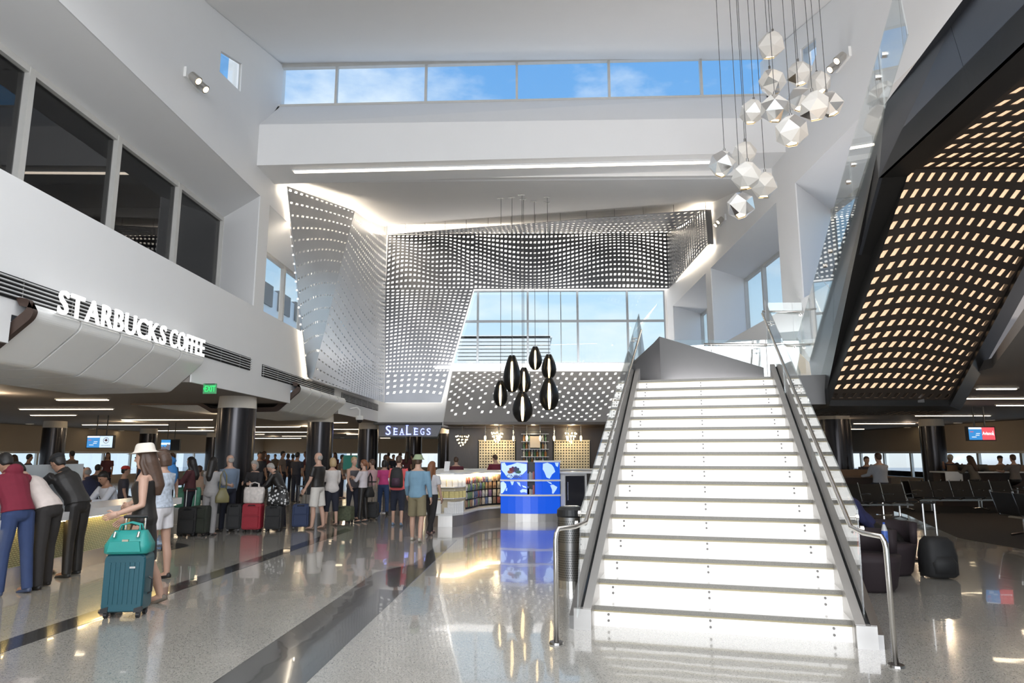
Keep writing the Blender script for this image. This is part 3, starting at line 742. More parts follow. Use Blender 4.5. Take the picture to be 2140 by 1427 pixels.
m = MB(); m.ext([r0 + V((0, 0, -.02)), q0, q0 + V((-.02, .1, 0)), V((r0.x, 29.4, r0.z))], (-.03, 0, 0)); m.build('side_cheek', WHITE, t)
# ================================================================== LIT STAIRCASE
S0 = V((.654, 7.012, 0)); ANG = .251
SE = V((cos(ANG), -sin(ANG), 0)); SN = V((sin(ANG), cos(ANG), 0))
SW, RUN, RISE, NS = 2.299, .377, .186, 16
def st(a, b, z): return S0 + SE * a + SN * b + V((0, 0, z))
def stp(x, y, a):          # pixel ray on the vertical plane at offset a -> (b, z)
    p = onp(x, y, st(a, 0, 0), SE); return (p - S0).dot(SN), p.z
GRAN = M('speckled_granite', (.20, .187, .162), .35, var=.7, scale=170)
TREADT = M('pale_tread_stone', (.82, .80, .76), .10, var=.08, scale=120)
RISEM = M('backlit_glass_riser', (.25, .25, .25), .25, var=.01, emit=(1, .985, .95), es=.95)
EDGE = M('yellow_tread_edge', (.42, .36, .22), .4)
SSTEEL = M('pale_stringer_steel', (.50, .48, .46), .4, .75, var=.06, scale=8)
BOLT = M('bolt_steel', (.16, .15, .14), .4, .5)
t = empty('lit_staircase', S0, 'wide staircase with glowing white risers and speckled granite nosings', 'staircase')
def sbox(m, a0, a1, b0, b1, z0, z1): return m.hexa([st(a0, b0, z0), st(a1, b0, z0), st(a1, b1, z0), st(a0, b1, z0)], [st(a0, b0, z1), st(a1, b0, z1), st(a1, b1, z1), st(a0, b1, z1)])
bolt_me = None
for k in range(1, NS + 1):
    b0 = (k - 1) * RUN
    m = MB(); sbox(m, 0, SW, b0 + .016, b0 + .034, (k - 1) * RISE, k * RISE - .05); m.build('riser', RISEM, t)
    if k < NS:
        tr_ = sbox(MB(), 0, SW, b0 + .03, b0 + RUN + .05, k * RISE - .042, k * RISE).build('tread', TREADT, t)
    else:
        tr_ = sbox(MB(), 0, SW, b0 + .03, b0 + .5, k * RISE - .042, k * RISE).build('tread', GRAN, t)
    sbox(MB(), 0, SW, b0, b0 + .03, k * RISE - .036, k * RISE + .001).build('nosing', GRAN, tr_)
    sbox(MB(), 0, SW, b0 + .004, b0 + .03, k * RISE - .052, k * RISE - .036).build('nosing_edge', EDGE, tr_)
    for a in (.14, 1.09, 2.15):
        for zz in (.055, .112):
            p = st(a, b0 + .016, (k - 1) * RISE + zz)
            if bolt_me is None:
                m = MB(); m.tube([V((0, 0, 0)), V((0, 0, 0)) - SN * .012], .0125, 8); o = m.build('bolt', BOLT, t, world=False); bolt_me = o.data
            else:
                o = bpy.data.objects.new('bolt', bolt_me); COL.objects.link(o); o.parent = t
            o.location = p - S0
LB = (NS - 1) * RUN
TOPZ = NS * RISE
SLP = RISE / RUN
def stringer(a0, a1, lift, low, b0=-.14, b1=LB + .35, z00=None):
    zz = lambda b: lift + (b + RUN * .2) * SLP
    zs = z00 if z00 is not None else zz(b0)
    bs = b0 + .02
    m = MB()
    prof = [(b0, 0), (b0, max(.02, zz(b0))), (b1, zz(b1)), (b1, zz(b1) - low), (max(b0 + .3, (low - lift) / SLP - RUN * .2), 0)]
    m.hexa([st(a0, b, z) for b, z in prof], [st(a1, b, z) for b, z in prof]); return m
for sgn, base in ((-1, 0.0), (1, SW)):
    o_ = lambda x: base + sgn * x
    stringer(o_(0), o_(.08), .235, .75, -.16).build('inner_stringer', SSTEEL, t)
    stringer(o_(.08), o_(.12), .19, .7, -.14).build('dark_slot', BLACK, t)
    stringer(o_(.12), o_(.17), .235, .75, -.16).build('outer_channel', STEELD, t)
    stringer(o_(.165), o_(.215), .16, .85, -.16).build('outer_skirt', STEELD, t)
    m = MB(); x0, x1 = sorted((o_(0), o_(.165))); sbox(m, x0, x1, -.19, -.1, 0, .19); m.build('end_cap', SSTEEL, t)
# underside
m = MB()
pr = [(.35, .02), (LB + .3, TOPZ - .55), (LB + .3, TOPZ - .45), (.3, .12)]
m.hexa([st(0, b, z) for b, z in pr], [st(SW, b, z) for b, z in pr]); m.build('underside', BLACK, t)
# glass balustrades
def balustrade(a, px, label, shared):
    f = [stp(x, y, a) for x, y in px]      # front bottom, front top, back top, back bottom
    g = empty('glass_balustrade', st(a, 0, .1), label, 'balustrade')
    (b0, z0), (b1, z1), (b2, z2), (b3, z3) = f
    n = 3
    for i in range(n):
        u0, u1 = i / n, (i + 1) / n
        L = lambda p, q, u: (p[0] + (q[0] - p[0]) * u, p[1] + (q[1] - p[1]) * u)
        e = .0015
        lo0, lo1 = L(f[0], f[3], u0 + e), L(f[0], f[3], u1 - e); hi0, hi1 = L(f[1], f[2], u0 + e), L(f[1], f[2], u1 - e)
        pr = [lo0, lo1, hi1, hi0]
        m = MB(); m.hexa([st(a - .007, b, z) for b, z in pr], [st(a + .007, b, z) for b, z in pr]); m.build('glass_panel', GLASSG, g)
    return g, f
gl, fl = balustrade(-.10, [(1206, 1292), (1214, 1066), (1335, 655), (1352, 770)], 'left glass balustrade of the lit staircase', 0)
gr, fr = balustrade(SW + .10, [(1807, 1297), (1792, 1066), (1598, 627), (1606, 755)], 'right glass balustrade of the lit staircase', 0)
# handrails
def handrail(a, foot, knee, elbow, top, gl_a, label):
    F = onz(*foot, 0)
    fa, fb = (F - S0).dot(SE), (F - S0).dot(SN)
    kn = stp(*elbow, a); tp = stp(*top, a)
    h = onp(*knee, F, FW).z
    h = kn[1] - .01
    pts = [F + V((0, 0, .02)), F + V((0, 0, h - .09)), F + V((0, 0, h - .04)) + (st(a, kn[0], 0) - st(fa, fb, 0)) * .03, F + V((0, 0, h)) + (st(a, kn[0], 0) - st(fa, fb, 0)) * .10]
    K = st(a, kn[0], kn[1]); T = st(a, tp[0], tp[1])
    pts += [K - (K - pts[-1]).normalized() * .12, K + (T - K).normalized() * .06, T]
    g = empty('stair_handrail', F, label, 'handrail')
    m = MB(); m.tube(pts, .021, 12); m.build('rail_tube', STEEL, g, smooth=True)
    m = MB(); m.lathe([(0.001, .02), (.06, .018), (.065, 0)], 20, F); m.build('floor_flange', STEELD, g)
    n = 3
    for i in range(n):
        for dd in (-.10, .10):
            u = [.03, .47, .93][i]; p = K + (T - K) * u + (T - K).normalized() * dd; q = p + SE * (gl_a - a) + V((0, 0, -.05))
            m = MB(); m.tube([p, p + V((0, 0, -.05)), q], .008, 6); m.tube([q - SE * .012, q + SE * .012], .03, 12); m.build('bracket', STEEL, g)
handrail(.0, (1163, 1345), (1170, 1110), (1222, 1098), (1340, 690), -.10, 'steel handrail with floor post left of the lit stairs')
handrail(SW, (1873, 1393), (1840, 1130), (1782, 1110), (1593, 655), SW + .10, 'steel handrail with floor post right of the lit stairs')
# landing and dark guard
DGREY = M('dark_grey_cladding', (.075, .072, .07), .42, .2)
t = empty('stair_landing', st(1, LB, 2.4), 'dark clad landing at the head of the lit stairs', 'landing')
m = MB(); sbox(m, -.2, 4.6, LB + .5, LB + 2.6, TOPZ - .5, TOPZ); sbox(m, SW + .25, 4.6, LB - .05, LB + .5, TOPZ - .5, TOPZ); m.build('slab', DGREY, t)
BG = LB + 1.5
def bgp(x, y, b): p = onp(x, y, st(0, b, 0), SN); return (p - S0).dot(SE), p.z
g0 = bgp(1378, 703, BG); g1 = bgp(1596, 768, BG); g2 = bgp(1345, 690, LB + .1)
m = MB(); m.hexa([st(a, BG, z) for a, z in ((g0[0], TOPZ), (g1[0], TOPZ), g1, g0)], [st(a, BG + .1, z) for a, z in ((g0[0], TOPZ), (g1[0], TOPZ), g1, g0)]); m.build('guard_wall', DGREY, t)
b9 = stp(1366, 694, -.12)
m = MB(); q = [(-.12, LB + .15), (g0[0], BG), (g0[0], BG + .1), (-.2, LB + .15)]
m.hexa([st(a, b, TOPZ) for a, b in q], [st(q[0][0], q[0][1], TOPZ + .28), st(q[1][0], q[1][1], g0[1]), st(q[2][0], q[2][1], g0[1]), st(q[3][0], q[3][1], TOPZ + .28)]); m.build('guard_return', DGREY, t)
# glass guard with rail beyond
def glass_guard(b, x0, x1, ytop, yrail, rx0, rx1, label, brx, zlow=TOPZ):
    g = empty('landing_glass_guard', st(3, b, TOPZ), label, 'balustrade')
    pt = lambda x, y: onp(x, y, st(0, b, 0), SN)
    A, B = pt(x0, ytop), pt(x1, ytop)
    for i in range(3):
        P, Q = A + (B - A) * (i / 3 + .002), A + (B - A) * ((i + 1) / 3 - .002)
        m = MB(); m.ext([V((P.x, P.y, zlow)), V((Q.x, Q.y, zlow)), Q, P], SN * .014); m.build('glass_panel', GLASSG, g)
    R0, R1 = pt(rx0, yrail) - SN * .08, pt(rx1, yrail + 2) - SN * .08
    m = MB(); m.tube([R0, R1], .022, 10); m.build('rail_tube', STEEL, g, smooth=True)
    for x in brx:
        p = pt(x, yrail) - SN * .08
        m = MB(); m.tube([p, p + V((0, 0, -.05)), p + V((0, 0, -.07)) + SN * .07], .009, 6); m.tube([p + V((0, 0, -.07)) + SN * .06, p + V((0, 0, -.07)) + SN * .085], .035, 14); m.build('bracket', STEEL, g)
glass_guard(LB + 2.5, 1375, 1720, 710, 720, 1471, 1692, 'lower glass guard with steel rail behind the dark landing wedge', (1486, 1550, 1571, 1640, 1660))
glass_guard(LB + 3.6, 1604, 1760, 632, 652, 1592, 1722, 'upper glass guard with steel rail above the landing', (1672, 1697), zlow=3.4)
# ================================================================== BLACK FLIGHT OVERHEAD
s5 = lambda x, y: (1660 + x / 1.5856, y / 1.5856)
BLK = M('black_anodised_panel', (.06, .064, .075), .34, .5, var=.12, scale=.8)
RIMB = M('black_soffit_rim', (.016, .015, .014), .42, .2)
ZL = 2.42
bo = onz(*s5(75, 1365), ZL); bi = onz(*s5(115, 1345), ZL); br = onz(*s5(515, 1345), ZL); bro = onz(*s5(550, 1360), ZL)
bdir = (br - bi).normalized()
# kink line: choose its height so that the flight slopes like the lit stairs
def kink(zk): return onz(*s5(280, 590), zk), onz(*s5(375, 585), zk)
best = None
for i in range(200):
    zk = 2.8 + i * .015
    ko, ki = kink(zk); sl = (zk - ZL) / (V((ko.x, ko.y, 0)) - V((bo.x, bo.y, 0))).length
    if best is None or abs(sl - SLP) < best[0]: best = (abs(sl - SLP), zk)
ZK = best[1]; ko, ki = kink(ZK)
PN = (ko - bo).cross(bi - bo).normalized()
pl = lambda x, y: onp(*s5(x, y), bo, PN)
ro = pl(761, 1068); ri = pl(741, 1025)
fl_dir = (ko - bo).normalized()
kr = ki + bdir * ((br - bi).length + .0)
# kink line runs parallel to the lower edge; far corners by width
Wd = (br - bi).length
kr = ki + (br - bi); kro = kr + (bro - br)
t = empty('black_overhead_flight', bo, 'black clad upper stair flight with lit diamond perforated soffit', 'staircase')
up_z = V((0, 0, 1))
WARMB = M('soffit_backlight', (1, .8, .6), .6, emit=(.88, .60, .38), es=1.0)
SOF = M('black_perforated_panel', (.05, .038, .030), .5, .1)
def szd(u, v, i, j): return (.22 + .04 * sin(5 * u + 3 * v), .27)
rec = V((0, 0, .10))
perf('soffit_panel', (bi + rec, br + rec, kr + rec, ki + rec), 14, 19, szd, lambda u, v: (.03 * sin(4 * v), .035 * sin(pi * u * 1.3) - .02), SOF, t, (0, 4, 8, 11, 14), shape='dash', skew=.45, thick=.01)
m = MB(); m.poly([p + V((0, 0, .22)) for p in (bi, br, kr, ki)]); m.build('backlight_sheet', WARMB, t)
# upper, level facet
fw_ = (V((kr.x, kr.y, 0)) - V((ki.x, ki.y, 0))).normalized()
uo1 = onz(*s5(580, 305), ZK); uo2 = onz(*s5(761, 140), ZK); ui2 = onz(*s5(761, 230), ZK)
dirU = (uo2 - ko).normalized(); dirU.z = 0
LU = 7.0
perf('soffit_panel', (ki + rec, kr + rec, kr + dirU * LU + rec, ki + dirU * LU + rec), 14, 30, szd, lambda u, v: (.0, .03 * sin(pi * u * 1.3)), SOF, t, (0, 4, 8, 11, 14), shape='dash', skew=.45, thick=.01)
m = MB(); m.poly([p + V((0, 0, .22)) for p in (ki, kr, kr + dirU * LU, ki + dirU * LU)]); m.build('backlight_sheet', WARMB, t)
# rims
def band(name, pts, mat, d): m = MB(); m.ext(pts, d); return m.build(name, mat, t)
band('rim', [bo, bi, ki, ko], RIMB, (0, 0, .3))
band('rim', [ko, ki, ki + dirU * LU, ko + dirU * LU], RIMB, (0, 0, .3))
band('rim', [br, bro, kro, kr], RIMB, (0, 0, .3))
band('rim', [kr, kro, kro + dirU * LU, kr + dirU * LU], RIMB, (0, 0, .3))
band('rim', [bo, bi, br, bro, bro + V((0, .05, 0)), bo + V((0, .05, 0))], RIMB, (0, 0, .3))
# nose soffit under the landing
n0, n1 = onz(*s5(92, 1395), ZL - .0), onz(*s5(400, 1376), ZL - .0)
nd = SN * 1.3
perf('soffit_panel', (bo + V((.05, .05, .02)), bro + V((0, .05, .02)), bro + nd, bo + nd), 18, 6, szd, lambda u, v: (0, .05 * sin(5 * u)), SOF, t, (0, 9, 18), shape='dash', skew=.3, thick=.01)
m = MB(); m.poly([p + V((0, 0, .12)) for p in (bo, bro, bro + nd, bo + nd)]); m.build('backlight_sheet', WARMB, t)
# outer fascia: vertical plane through bo-ko, silhouette read on that plane
fn = fl_dir.cross(up_z).normalized()
fp = lambda x, y: onp(*s5(x, y), bo, fn)
S1, S2, S3 = fp(50, 1200), fp(135, 870), fp(300, 345)
dn = V((ko.x - bo.x, ko.y - bo.y, 0))
FH0 = S1.z - bo.z; 
slope = (S3.z - S2.z) / ((V((S3.x, S3.y, 0)) - V((S2.x, S2.y, 0))).length)
band('fascia_panel', [bo, S1, S2, bo + (ko - bo) * .33], BLK, fn * -.04)
band('fascia_panel', [bo + (ko - bo) * .335, S2, S3, ko], BLK, fn * -.04)
un = dirU.cross(up_z).normalized()
up_ = lambda x, y: onp(*s5(x, y), ko, un)
cU = up_(518, 88); 
S4 = S3 + dirU * 1.2 + up_z * .45
inn = un * (.0)
hU = cU.z - ko.z
m1 = ko + dirU * ((uo1 - ko).length)
cU2 = V((cU.x, cU.y, cU.z))
band('fascia_panel', [ko, S3, cU2], BLK, un * -.04)
band('fascia_panel', [ko, cU2, m1], BLK, un * -.04)
band('fascia_panel', [m1 + dirU * .006, cU2 + dirU * .006, cU2 + dirU * LU, ko + dirU * LU], BLK, un * -.04)
band('fascia_panel', [S3, S3 + dirU * LU + up_z * .5, cU2 + dirU * LU, cU2], BLK, un * -.04)
# glass guard above the black fascia
g = empty('flight_glass_guard', S2, 'tall glass guard with round standoffs above the black overhead flight', 'balustrade')
off = fn * (.03 if fn.x < 0 else -.03)
def fpo(x, y): return onp(*s5(x, y), bo + off, fn)
sp = [((50, 1200), (0, 1150)), ((120, 955), (75, 900)), ((200, 700), (182, 512)), ((303, 355), (285, 160)), ((380, 110), (345, -60))]
sp = [(fpo(*a), fpo(*b)) for a, b in sp]
for (l0, h0), (l1, h1) in zip(sp[:-1], sp[1:]):
    m = MB(); m.ext([l0, l1 + (l0 - l1) * .01, h1 + (h0 - h1) * .01, h0], off * .4); m.build('glass_panel', GLASSG, g)
for q in [(300, 182), (278, 257), (197, 545), (180, 603), (120, 832), (103, 880)]:
    p = fpo(*q); m = MB(); m.tube([p + off * 1.2, p - off * .8], .035, 14); m.build('standoff', STEEL, g)
# ================================================================== FACETED PENDANTS
PWHITE = M('pendant_white_metal', (.74, .72, .68), .38, .1, var=.02)
PMIRR = M('pendant_mirror_metal', (.80, .80, .80), .14, 1, var=.03)
PLAMP = M('pendant_lamp', (1, .9, .7), .5, emit=(1, .74, .42), es=5)
CORD = M('grey_cord', (.10, .10, .10), .6)
def ceil1(y):
    for (y0, z0), (y1, z1) in zip(C1[:-1], C1[1:]):
        if y0 <= y <= y1: return z0 + (z1 - z0) * (y - y0) / (y1 - y0)
    return 10
def pendant(px, py, rpx, y, seed, label):
    rnd = random.Random(seed); c = ony(px, py, y); r = rpx / FPX * (c - O).dot(FW) * 1.04
    t = empty('faceted_pendant_lamp', c, label, 'pendant lamp', 'faceted pendants hanging over the stairs')
    rot = rnd.random() * 6.3
    L = [(.42, .88, 5, 0), (.92, .36, 5, .5), (.95, -.28, 5, 0), (.40, -.86, 5, .5)]
    pts = []
    tilt = Matrix.Rotation(rnd.uniform(-.25, .25), 3, 'X') @ Matrix.Rotation(rnd.uniform(-.25, .25), 3, 'Y')
    for rr, zz, n, o in L:
        for k in range(n):
            a = rot + (k + o) * 2 * pi / n
            pts.append(c + tilt @ (V((rr * cos(a), rr * sin(a), zz + rnd.uniform(-.07, .07))) * r))
    top = c + tilt @ V((0, 0, r * 1.0))
    m = MB(); m.v = pts + [top]; n = 5; F = []
    for k in range(5):
        F.append((15 + 5, k, (k + 1) % 5))
        a0, a1 = k, (k + 1) % 5; b0, b1 = 5 + k, 5 + (k + 1) % 5
        F += [(a0, b0, a1), (b0, b1, a1)]
        c0, c1 = 10 + k, 10 + (k + 1) % 5
        F += [(b0, c1, b1), (b0, c0, c1)]
        d0, d1 = 15 + k, 15 + (k + 1) % 5
        F += [(c0, d0, c1), (d0, d1, c1)]
    F = [tuple(20 if (i == 0 and f[0] == 20) else i_ for i, i_ in enumerate(f)) for f in F]
    F[0::7] = [(20, k, (k + 1) % 5) for k in range(5)]
    m.f = F; mir = rnd.choice([.05, .15, .25]) if seed not in (2, 6, 7, 11, 15) else .5
    m.m = [1 if rnd.random() < mir else 0 for _ in F]
    m.build('shade', [PWHITE, PMIRR], t, solid=.008)
    bc = sum((p for p in pts[15:20]), V()) / 5
    m = MB(); m.poly([bc + (p - bc) * .92 + tilt @ V((0, 0, .10 * r)) for p in pts[15:20]]); m.build('lamp_diffuser', PLAMP, t)
    m = MB(); m.tube([top, V((top.x, top.y, ceil1(top.y)))], .006, 5); m.build('cord', CORD, t)
    m = MB(); m.lathe([(.012, 0), (.02, .0), (.02, .06), (.01, .07)], 8, top - V((0, 0, .01))); m.build('cord_grip', STEELD, t)
PD = [((1611, 96), 28, 10.6, 'topmost faceted white pendant of the cluster over the stairs'),
 ((1614, 172), 27, 11.0, 'mirror-faced pendant directly below the topmost one'),
 ((1671, 154), 26, 11.3, 'faceted pendant right of the mirror-faced one, second highest'),
 ((1712, 174), 25, 11.6, 'faceted pendant at the upper right of the big upper cluster'),
 ((1572, 235), 25, 11.0, 'leftmost pendant of the upper cluster'),
 ((1619, 228), 29, 10.2, 'mirror-faced pendant in the lower middle of the upper cluster'),
 ((1670, 208), 27, 10.8, 'pendant in the centre of the upper cluster, partly hidden'),
 ((1702, 223), 30, 10.2, 'large white pendant at the lower right of the upper cluster'),
 ((1735, 218), 27, 10.8, 'rightmost faceted pendant of all'),
 ((1654, 275), 33, 9.8, 'largest lowest pendant of the upper cluster'),
 ((1509, 343), 27, 11.0, 'leftmost pendant of the lower cluster with mirror faces'),
 ((1555, 322), 26, 11.5, 'topmost pendant of the lower cluster, partly hidden behind'),
 ((1560, 368), 30, 10.4, 'big white pendant in the middle of the lower cluster'),
 ((1597, 388), 27, 11.2, 'rightmost pendant of the lower cluster'),
 ((1548, 430), 28, 10.8, 'lowest faceted pendant of all, with mirror faces')]
for i, (p, r, y, l) in enumerate(PD): pendant(p[0], p[1], r, y, i + 1, l)
# ================================================================== BLACK COCOON PENDANTS
COC = M('black_cocoon_shell', (.012, .011, .010), .28, .2)
COCL = M('cocoon_light', (1, .85, .6), .5, emit=(1, .72, .36), es=4)
def cocoon(px, py, h, w, y, label):
    c = ony(px, py, y); k = (c - O).dot(FW) / FPX; h *= k; w *= k
    t = empty('black_cocoon_pendant', c, label, 'pendant lamp', 'black cocoon pendants')
    prof = [(w * q, h * z) for q, z in ((.05, -.52), (.20, -.48), (.37, -.36), (.47, -.22), (.50, -.08), (.47, .06), (.40, .2), (.31, .34), (.22, .46), (.16, .52))]
    seg = 36; m = MB(); cam_a = atan2(-c.y, -c.x); kk = int(round(cam_a / (2 * pi) * seg)) % seg
    sk = {(kk) % seg, (kk - 1) % seg} | {(kk + 11) % seg, (kk + 12) % seg} | {(kk + 23) % seg, (kk + 24) % seg}
    m.lathe(prof[1:], seg, c, sk); m.build('shell', COC, t, smooth=True, solid=.012)
    m = MB(); m.lathe([(.01, -h * .46), (w * .10, -h * .4), (w * .10, h * .3), (.01, h * .36)], 12, c); m.build('light_tube', COCL, t, smooth=True)
    zc = ceil2(c.y)
    m = MB(); m.tube([c + V((0, 0, h * .3)), V((c.x, c.y, zc))], .008, 5); m.build('cord', CORD, t)
    m = MB(); m.tube([V((c.x - .12, c.y, zc - .01)), V((c.x + .08, c.y, zc - .01))], .02, 6); m.build('ceiling_hook', STEEL, t)
for a in [((1118.5, 749), 48, 28, 21, 'highest small black cocoon pendant'), ((1070, 782), 76, 36, 20, 'tall black cocoon pendant second from the left'), ((1147, 767), 51, 31, 21.3, 'black cocoon pendant at the right, above the big right one'),
          ((1095, 795), 52, 29, 20.5, 'middle black cocoon pendant above the lowest one'), ((1046, 823), 53, 30, 20.2, 'leftmost small black cocoon pendant'), ((1147.5, 824), 67, 41, 20.0, 'big black cocoon pendant at the lower right'), ((1092, 851), 62, 42, 19.5, 'lowest and widest black cocoon pendant')]:
    cocoon(*a[0], *a[1:])
# ================================================================== TWIN SPOT FITTINGS
def spots(p, along, out, label):
    t = empty('twin_spotlight', p, label, 'light')
    u = V(along).normalized(); o = V(out)
    m = MB(); m.hexa([p - u * .3 - V((0, 0, .1)), p + u * .3 - V((0, 0, .1)), p + u * .3 + V((0, 0, .1)), p - u * .3 + V((0, 0, .1))], [q + o * .05 for q in (p - u * .3 - V((0, 0, .1)), p + u * .3 - V((0, 0, .1)), p + u * .3 + V((0, 0, .1)), p - u * .3 + V((0, 0, .1)))]); m.build('plate', WMETAL, t)
    for s in (-1, 1):
        q = p + u * .15 * s + o * .08
        m = MB(); m.tube([q, q + o * .14 - V((0, 0, .12))], .085, 14); s_ = m.build('spot_head', STEEL, t)
        e_ = q + o * .14 - V((0, 0, .12)); d = (o * .14 - V((0, 0, .12))).normalized()
        m = MB(); m.tube([e_ + d * .002, e_ + d * .008], .06, 14); m.build('lens', DOWNL, s_)
spots(onx(400, 167, XL), (0, 1, 0), (1, 0, 0), 'twin spotlight fitting on the left upper wall')
spots(onx(1764, 125, XR), (0, 1, 0), (-1, 0, 0), 'twin spotlight fitting on the right upper wall')
spots(onx(1512, 460, XR), (0, 1, 0), (-1, 0, 0), 'twin spotlight glowing on the right wall below the pendants')
# ================================================================== CNBC KIOSK
KBLUE = M('lit_blue_panel', (.005, .03, .2), .3, emit=(.003, .085, .66), es=.85)
KMAP = M('lit_map_land', (.4, .55, .9), .3, emit=(.36, .52, .95), es=.75)
KSH = M('white_shelf_laminate', (.78, .78, .78), .3)
KX0, KX1, KY = -.64, .83, 17.3
def karc(u, bulge=.12): return V((KX0 + (KX1 - KX0) * u, KY - bulge * (1 - (2 * u - 1) ** 2), 0))
t = empty('news_kiosk', karc(.5), 'rounded blue lit kiosk with white world map and CNBC peacock logo', 'kiosk')
def kpanel(name, u0, u1, z0, z1, mat, off=0.0, th=.06, n=8):
    fr = [karc(u0 + (u1 - u0) * i / n) + V((0, -off, 0)) for i in range(n + 1)]
    bk = [p + V((0, th, 0)) for p in fr][::-1]
    m = MB(); m.ext([p + V((0, 0, z0)) for p in fr + bk], (0, 0, z1 - z0)); return m.build(name, mat, t)
kpanel('steel_plinth', 0, 1, 0, .20, PLINS, -.04, .8)
kpanel('blue_base_panel', 0, 1, .20, .62, KBLUE, 0, .5)
kpanel('blue_map_panel', 0, .45, .66, .98, KBLUE); kpanel('blue_map_panel', .70, 1, .66, .98, KBLUE)
kpanel('blue_map_panel', 0, .45, 1.02, 1.44, KBLUE); kpanel('blue_map_panel', .70, 1, 1.02, 1.44, KBLUE)
kpanel('blue_core_panel', .58, .70, .66, 1.44, KBLUE, -.12)
kpanel('white_shelf', -.02, 1.02, .62, .66, KSH, .06, .7); kpanel('white_shelf', -.01, 1.02, .98, 1.02, KSH, .05, .7)
kpanel('white_cap', -.02, .46, 1.44, 1.48, KSH, .05, .6); kpanel('white_cap', .56, 1.02, 1.44, 1.48, KSH, .05, .6)
kpanel('dark_slot_back', .45, .58, .66, 1.44, BLACK, -.3)
m = MB(); m.box(KX0, KX1, KY + .1, KY + .75, .2, 1.44); m.build('body', BLACK, t)
def curved(pts, f, name, mat):
    bm = bmesh.new(); vs = [bm.verts.new((x, y, 0)) for x, y in pts]; ed = [bm.edges.new((vs[i], vs[(i + 1) % len(vs)])) for i in range(len(vs))]
    bmesh.ops.triangle_fill(bm, use_beauty=True, edges=ed, normal=(0, 0, 1)); bmesh.ops.subdivide_edges(bm, edges=bm.edges[:], cuts=2)
    bm.verts.index_update(); m = MB(); m.add([f(v.co.x, v.co.y) for v in bm.verts], [tuple(v.index for v in q.verts) for q in bm.faces]); bm.free()
    return m.build(name, mat, t, solid=.002)
def land(pts, z0, z1, u0, u1):
    curved(pts, lambda x, y: karc(u0 + (u1 - u0) * x) + V((0, -.005, z0 + (z1 - z0) * y)), 'map_land', KMAP)
# upper left: Eurasia, lower left: Africa, India, Australia
land([(.02, .95), (.15, .98), (.22, .80), (.40, .86), (.62, .98), (.98, .9), (.98, .55), (.86, .35), (.72, .2), (.55, .25), (.40, .05), (.25, .10), (.14, .35), (.03, .55)], 1.02, 1.44, 0, .45)
land([(.0, .9), (.10, .98), (.2, .8), (.22, .55), (.12, .2), (.05, .05), (.0, .1)], .66, .98, 0, .45)
land([(.36, .98), (.5, .98), (.46, .72), (.42, .7)], .66, .98, 0, .45); land([(.20, .42), (.25, .5), (.24, .28), (.19, .25)], .66, .98, 0, .45)
land([(.60, .95), (.72, .9), (.76, .6), (.68, .7)], .66, .98, 0, .45); land([(.8, .7), (.95, .6), (.98, .48), (.84, .55)], .66, .98, 0, .45)
land([(.72, .28), (.82, .42), (.98, .38), (.98, .12), (.88, .18), (.76, .14)], .66, .98, 0, .45)
land([(.05, .92), (.3, .98), (.55, .86), (.66, .7), (.74, .45), (.56, .3), (.42, .05), (.25, .12), (.12, .45), (.03, .6)], 1.02, 1.44, .70, 1); land([(.72, .98), (.95, .98), (.88, .72), (.78, .8)], 1.02, 1.44, .70, 1)
land([(.25, 1), (.4, .85), (.55, .75), (.5, .9)], .66, .98, .70, 1); land([(.45, .7), (.62, .74), (.85, .55), (.78, .35), (.62, .05), (.55, .08), (.55, .35)], .66, .98, .70, 1)
PC = [M('logo_%s' % n, c, .4) for n, c in (('orange', (.30, .12, .08)), ('red', (.22, .03, .05)), ('purple', (.12, .03, .10)), ('navy', (.03, .05, .16)), ('blue', (.03, .07, .14)), ('green', (.03, .12, .08)))]
lcx, lcz = karc(.23).x, 1.17
kx = lambda x, z, off: V((x, karc((x - KX0) / (KX1 - KX0)).y - off, z))
for i, (mm, ang) in enumerate(zip(PC, (165, 132, 105, 75, 48, 15))):
    a = radians(ang); d = V((cos(a), 0, sin(a))); n_ = V((-sin(a), 0, cos(a)))
    pts = [d * .02] + [d * (.125 + .05 * cos(q)) + n_ * (.040 * sin(q)) for q in [2.2 - k * 4.4 / 8 for k in range(9)]]
    curved([(p.x, p.z) for p in pts], lambda x, z: kx(lcx + x, lcz + z, .012), 'logo_feather', mm)
me = text_mesh('CNBC', .125, .002, .001); a_, b_ = text_width(me)
for v in me.vertices: c_ = v.co; v.co = kx(lcx + (c_.x - (a_ + b_) / 2) * 1.15, lcz - .115 + c_.y, .010 + c_.z) - ORG[t.name]
me.materials.append(M('logo_letter_grey', (.10, .11, .14), .4)); o = bpy.data.objects.new('lettering', me); COL.objects.link(o); o.parent = t
# magazines and little goods in the kiosk slot
rnd = random.Random(3)
MAGC = [M('magazine_%s' % n, c, .4, var=.4, scale=40) for n, c in (('blue', (.05, .12, .35)), ('cream', (.5, .45, .36)), ('grey', (.25, .25, .28)), ('red', (.35, .05, .06)))]
for k in range(9):
    u = .465 + .03 * (k % 4); z = [1.02, 1.02, 1.02, 1.02, .66, .66, .66, .66, .66][k]
    p = karc(u) + V((0, .0 + .05 * (k % 2), z + .001))
    o = MB().box(p.x - .02, p.x + .02, p.y + .02, p.y + .05, p.z, p.z + rnd.uniform(.12, .24)).build('magazine', MAGC[k % 4])
    tag(o, '%s magazine, place %s, on the %s level of the blue kiosk slot' % ('blue cream grey red'.split()[k % 4], ORD[k % 4 if k < 8 else 4], 'upper' if k < 4 else 'lower'), 'magazine', 'magazines in the kiosk slot')
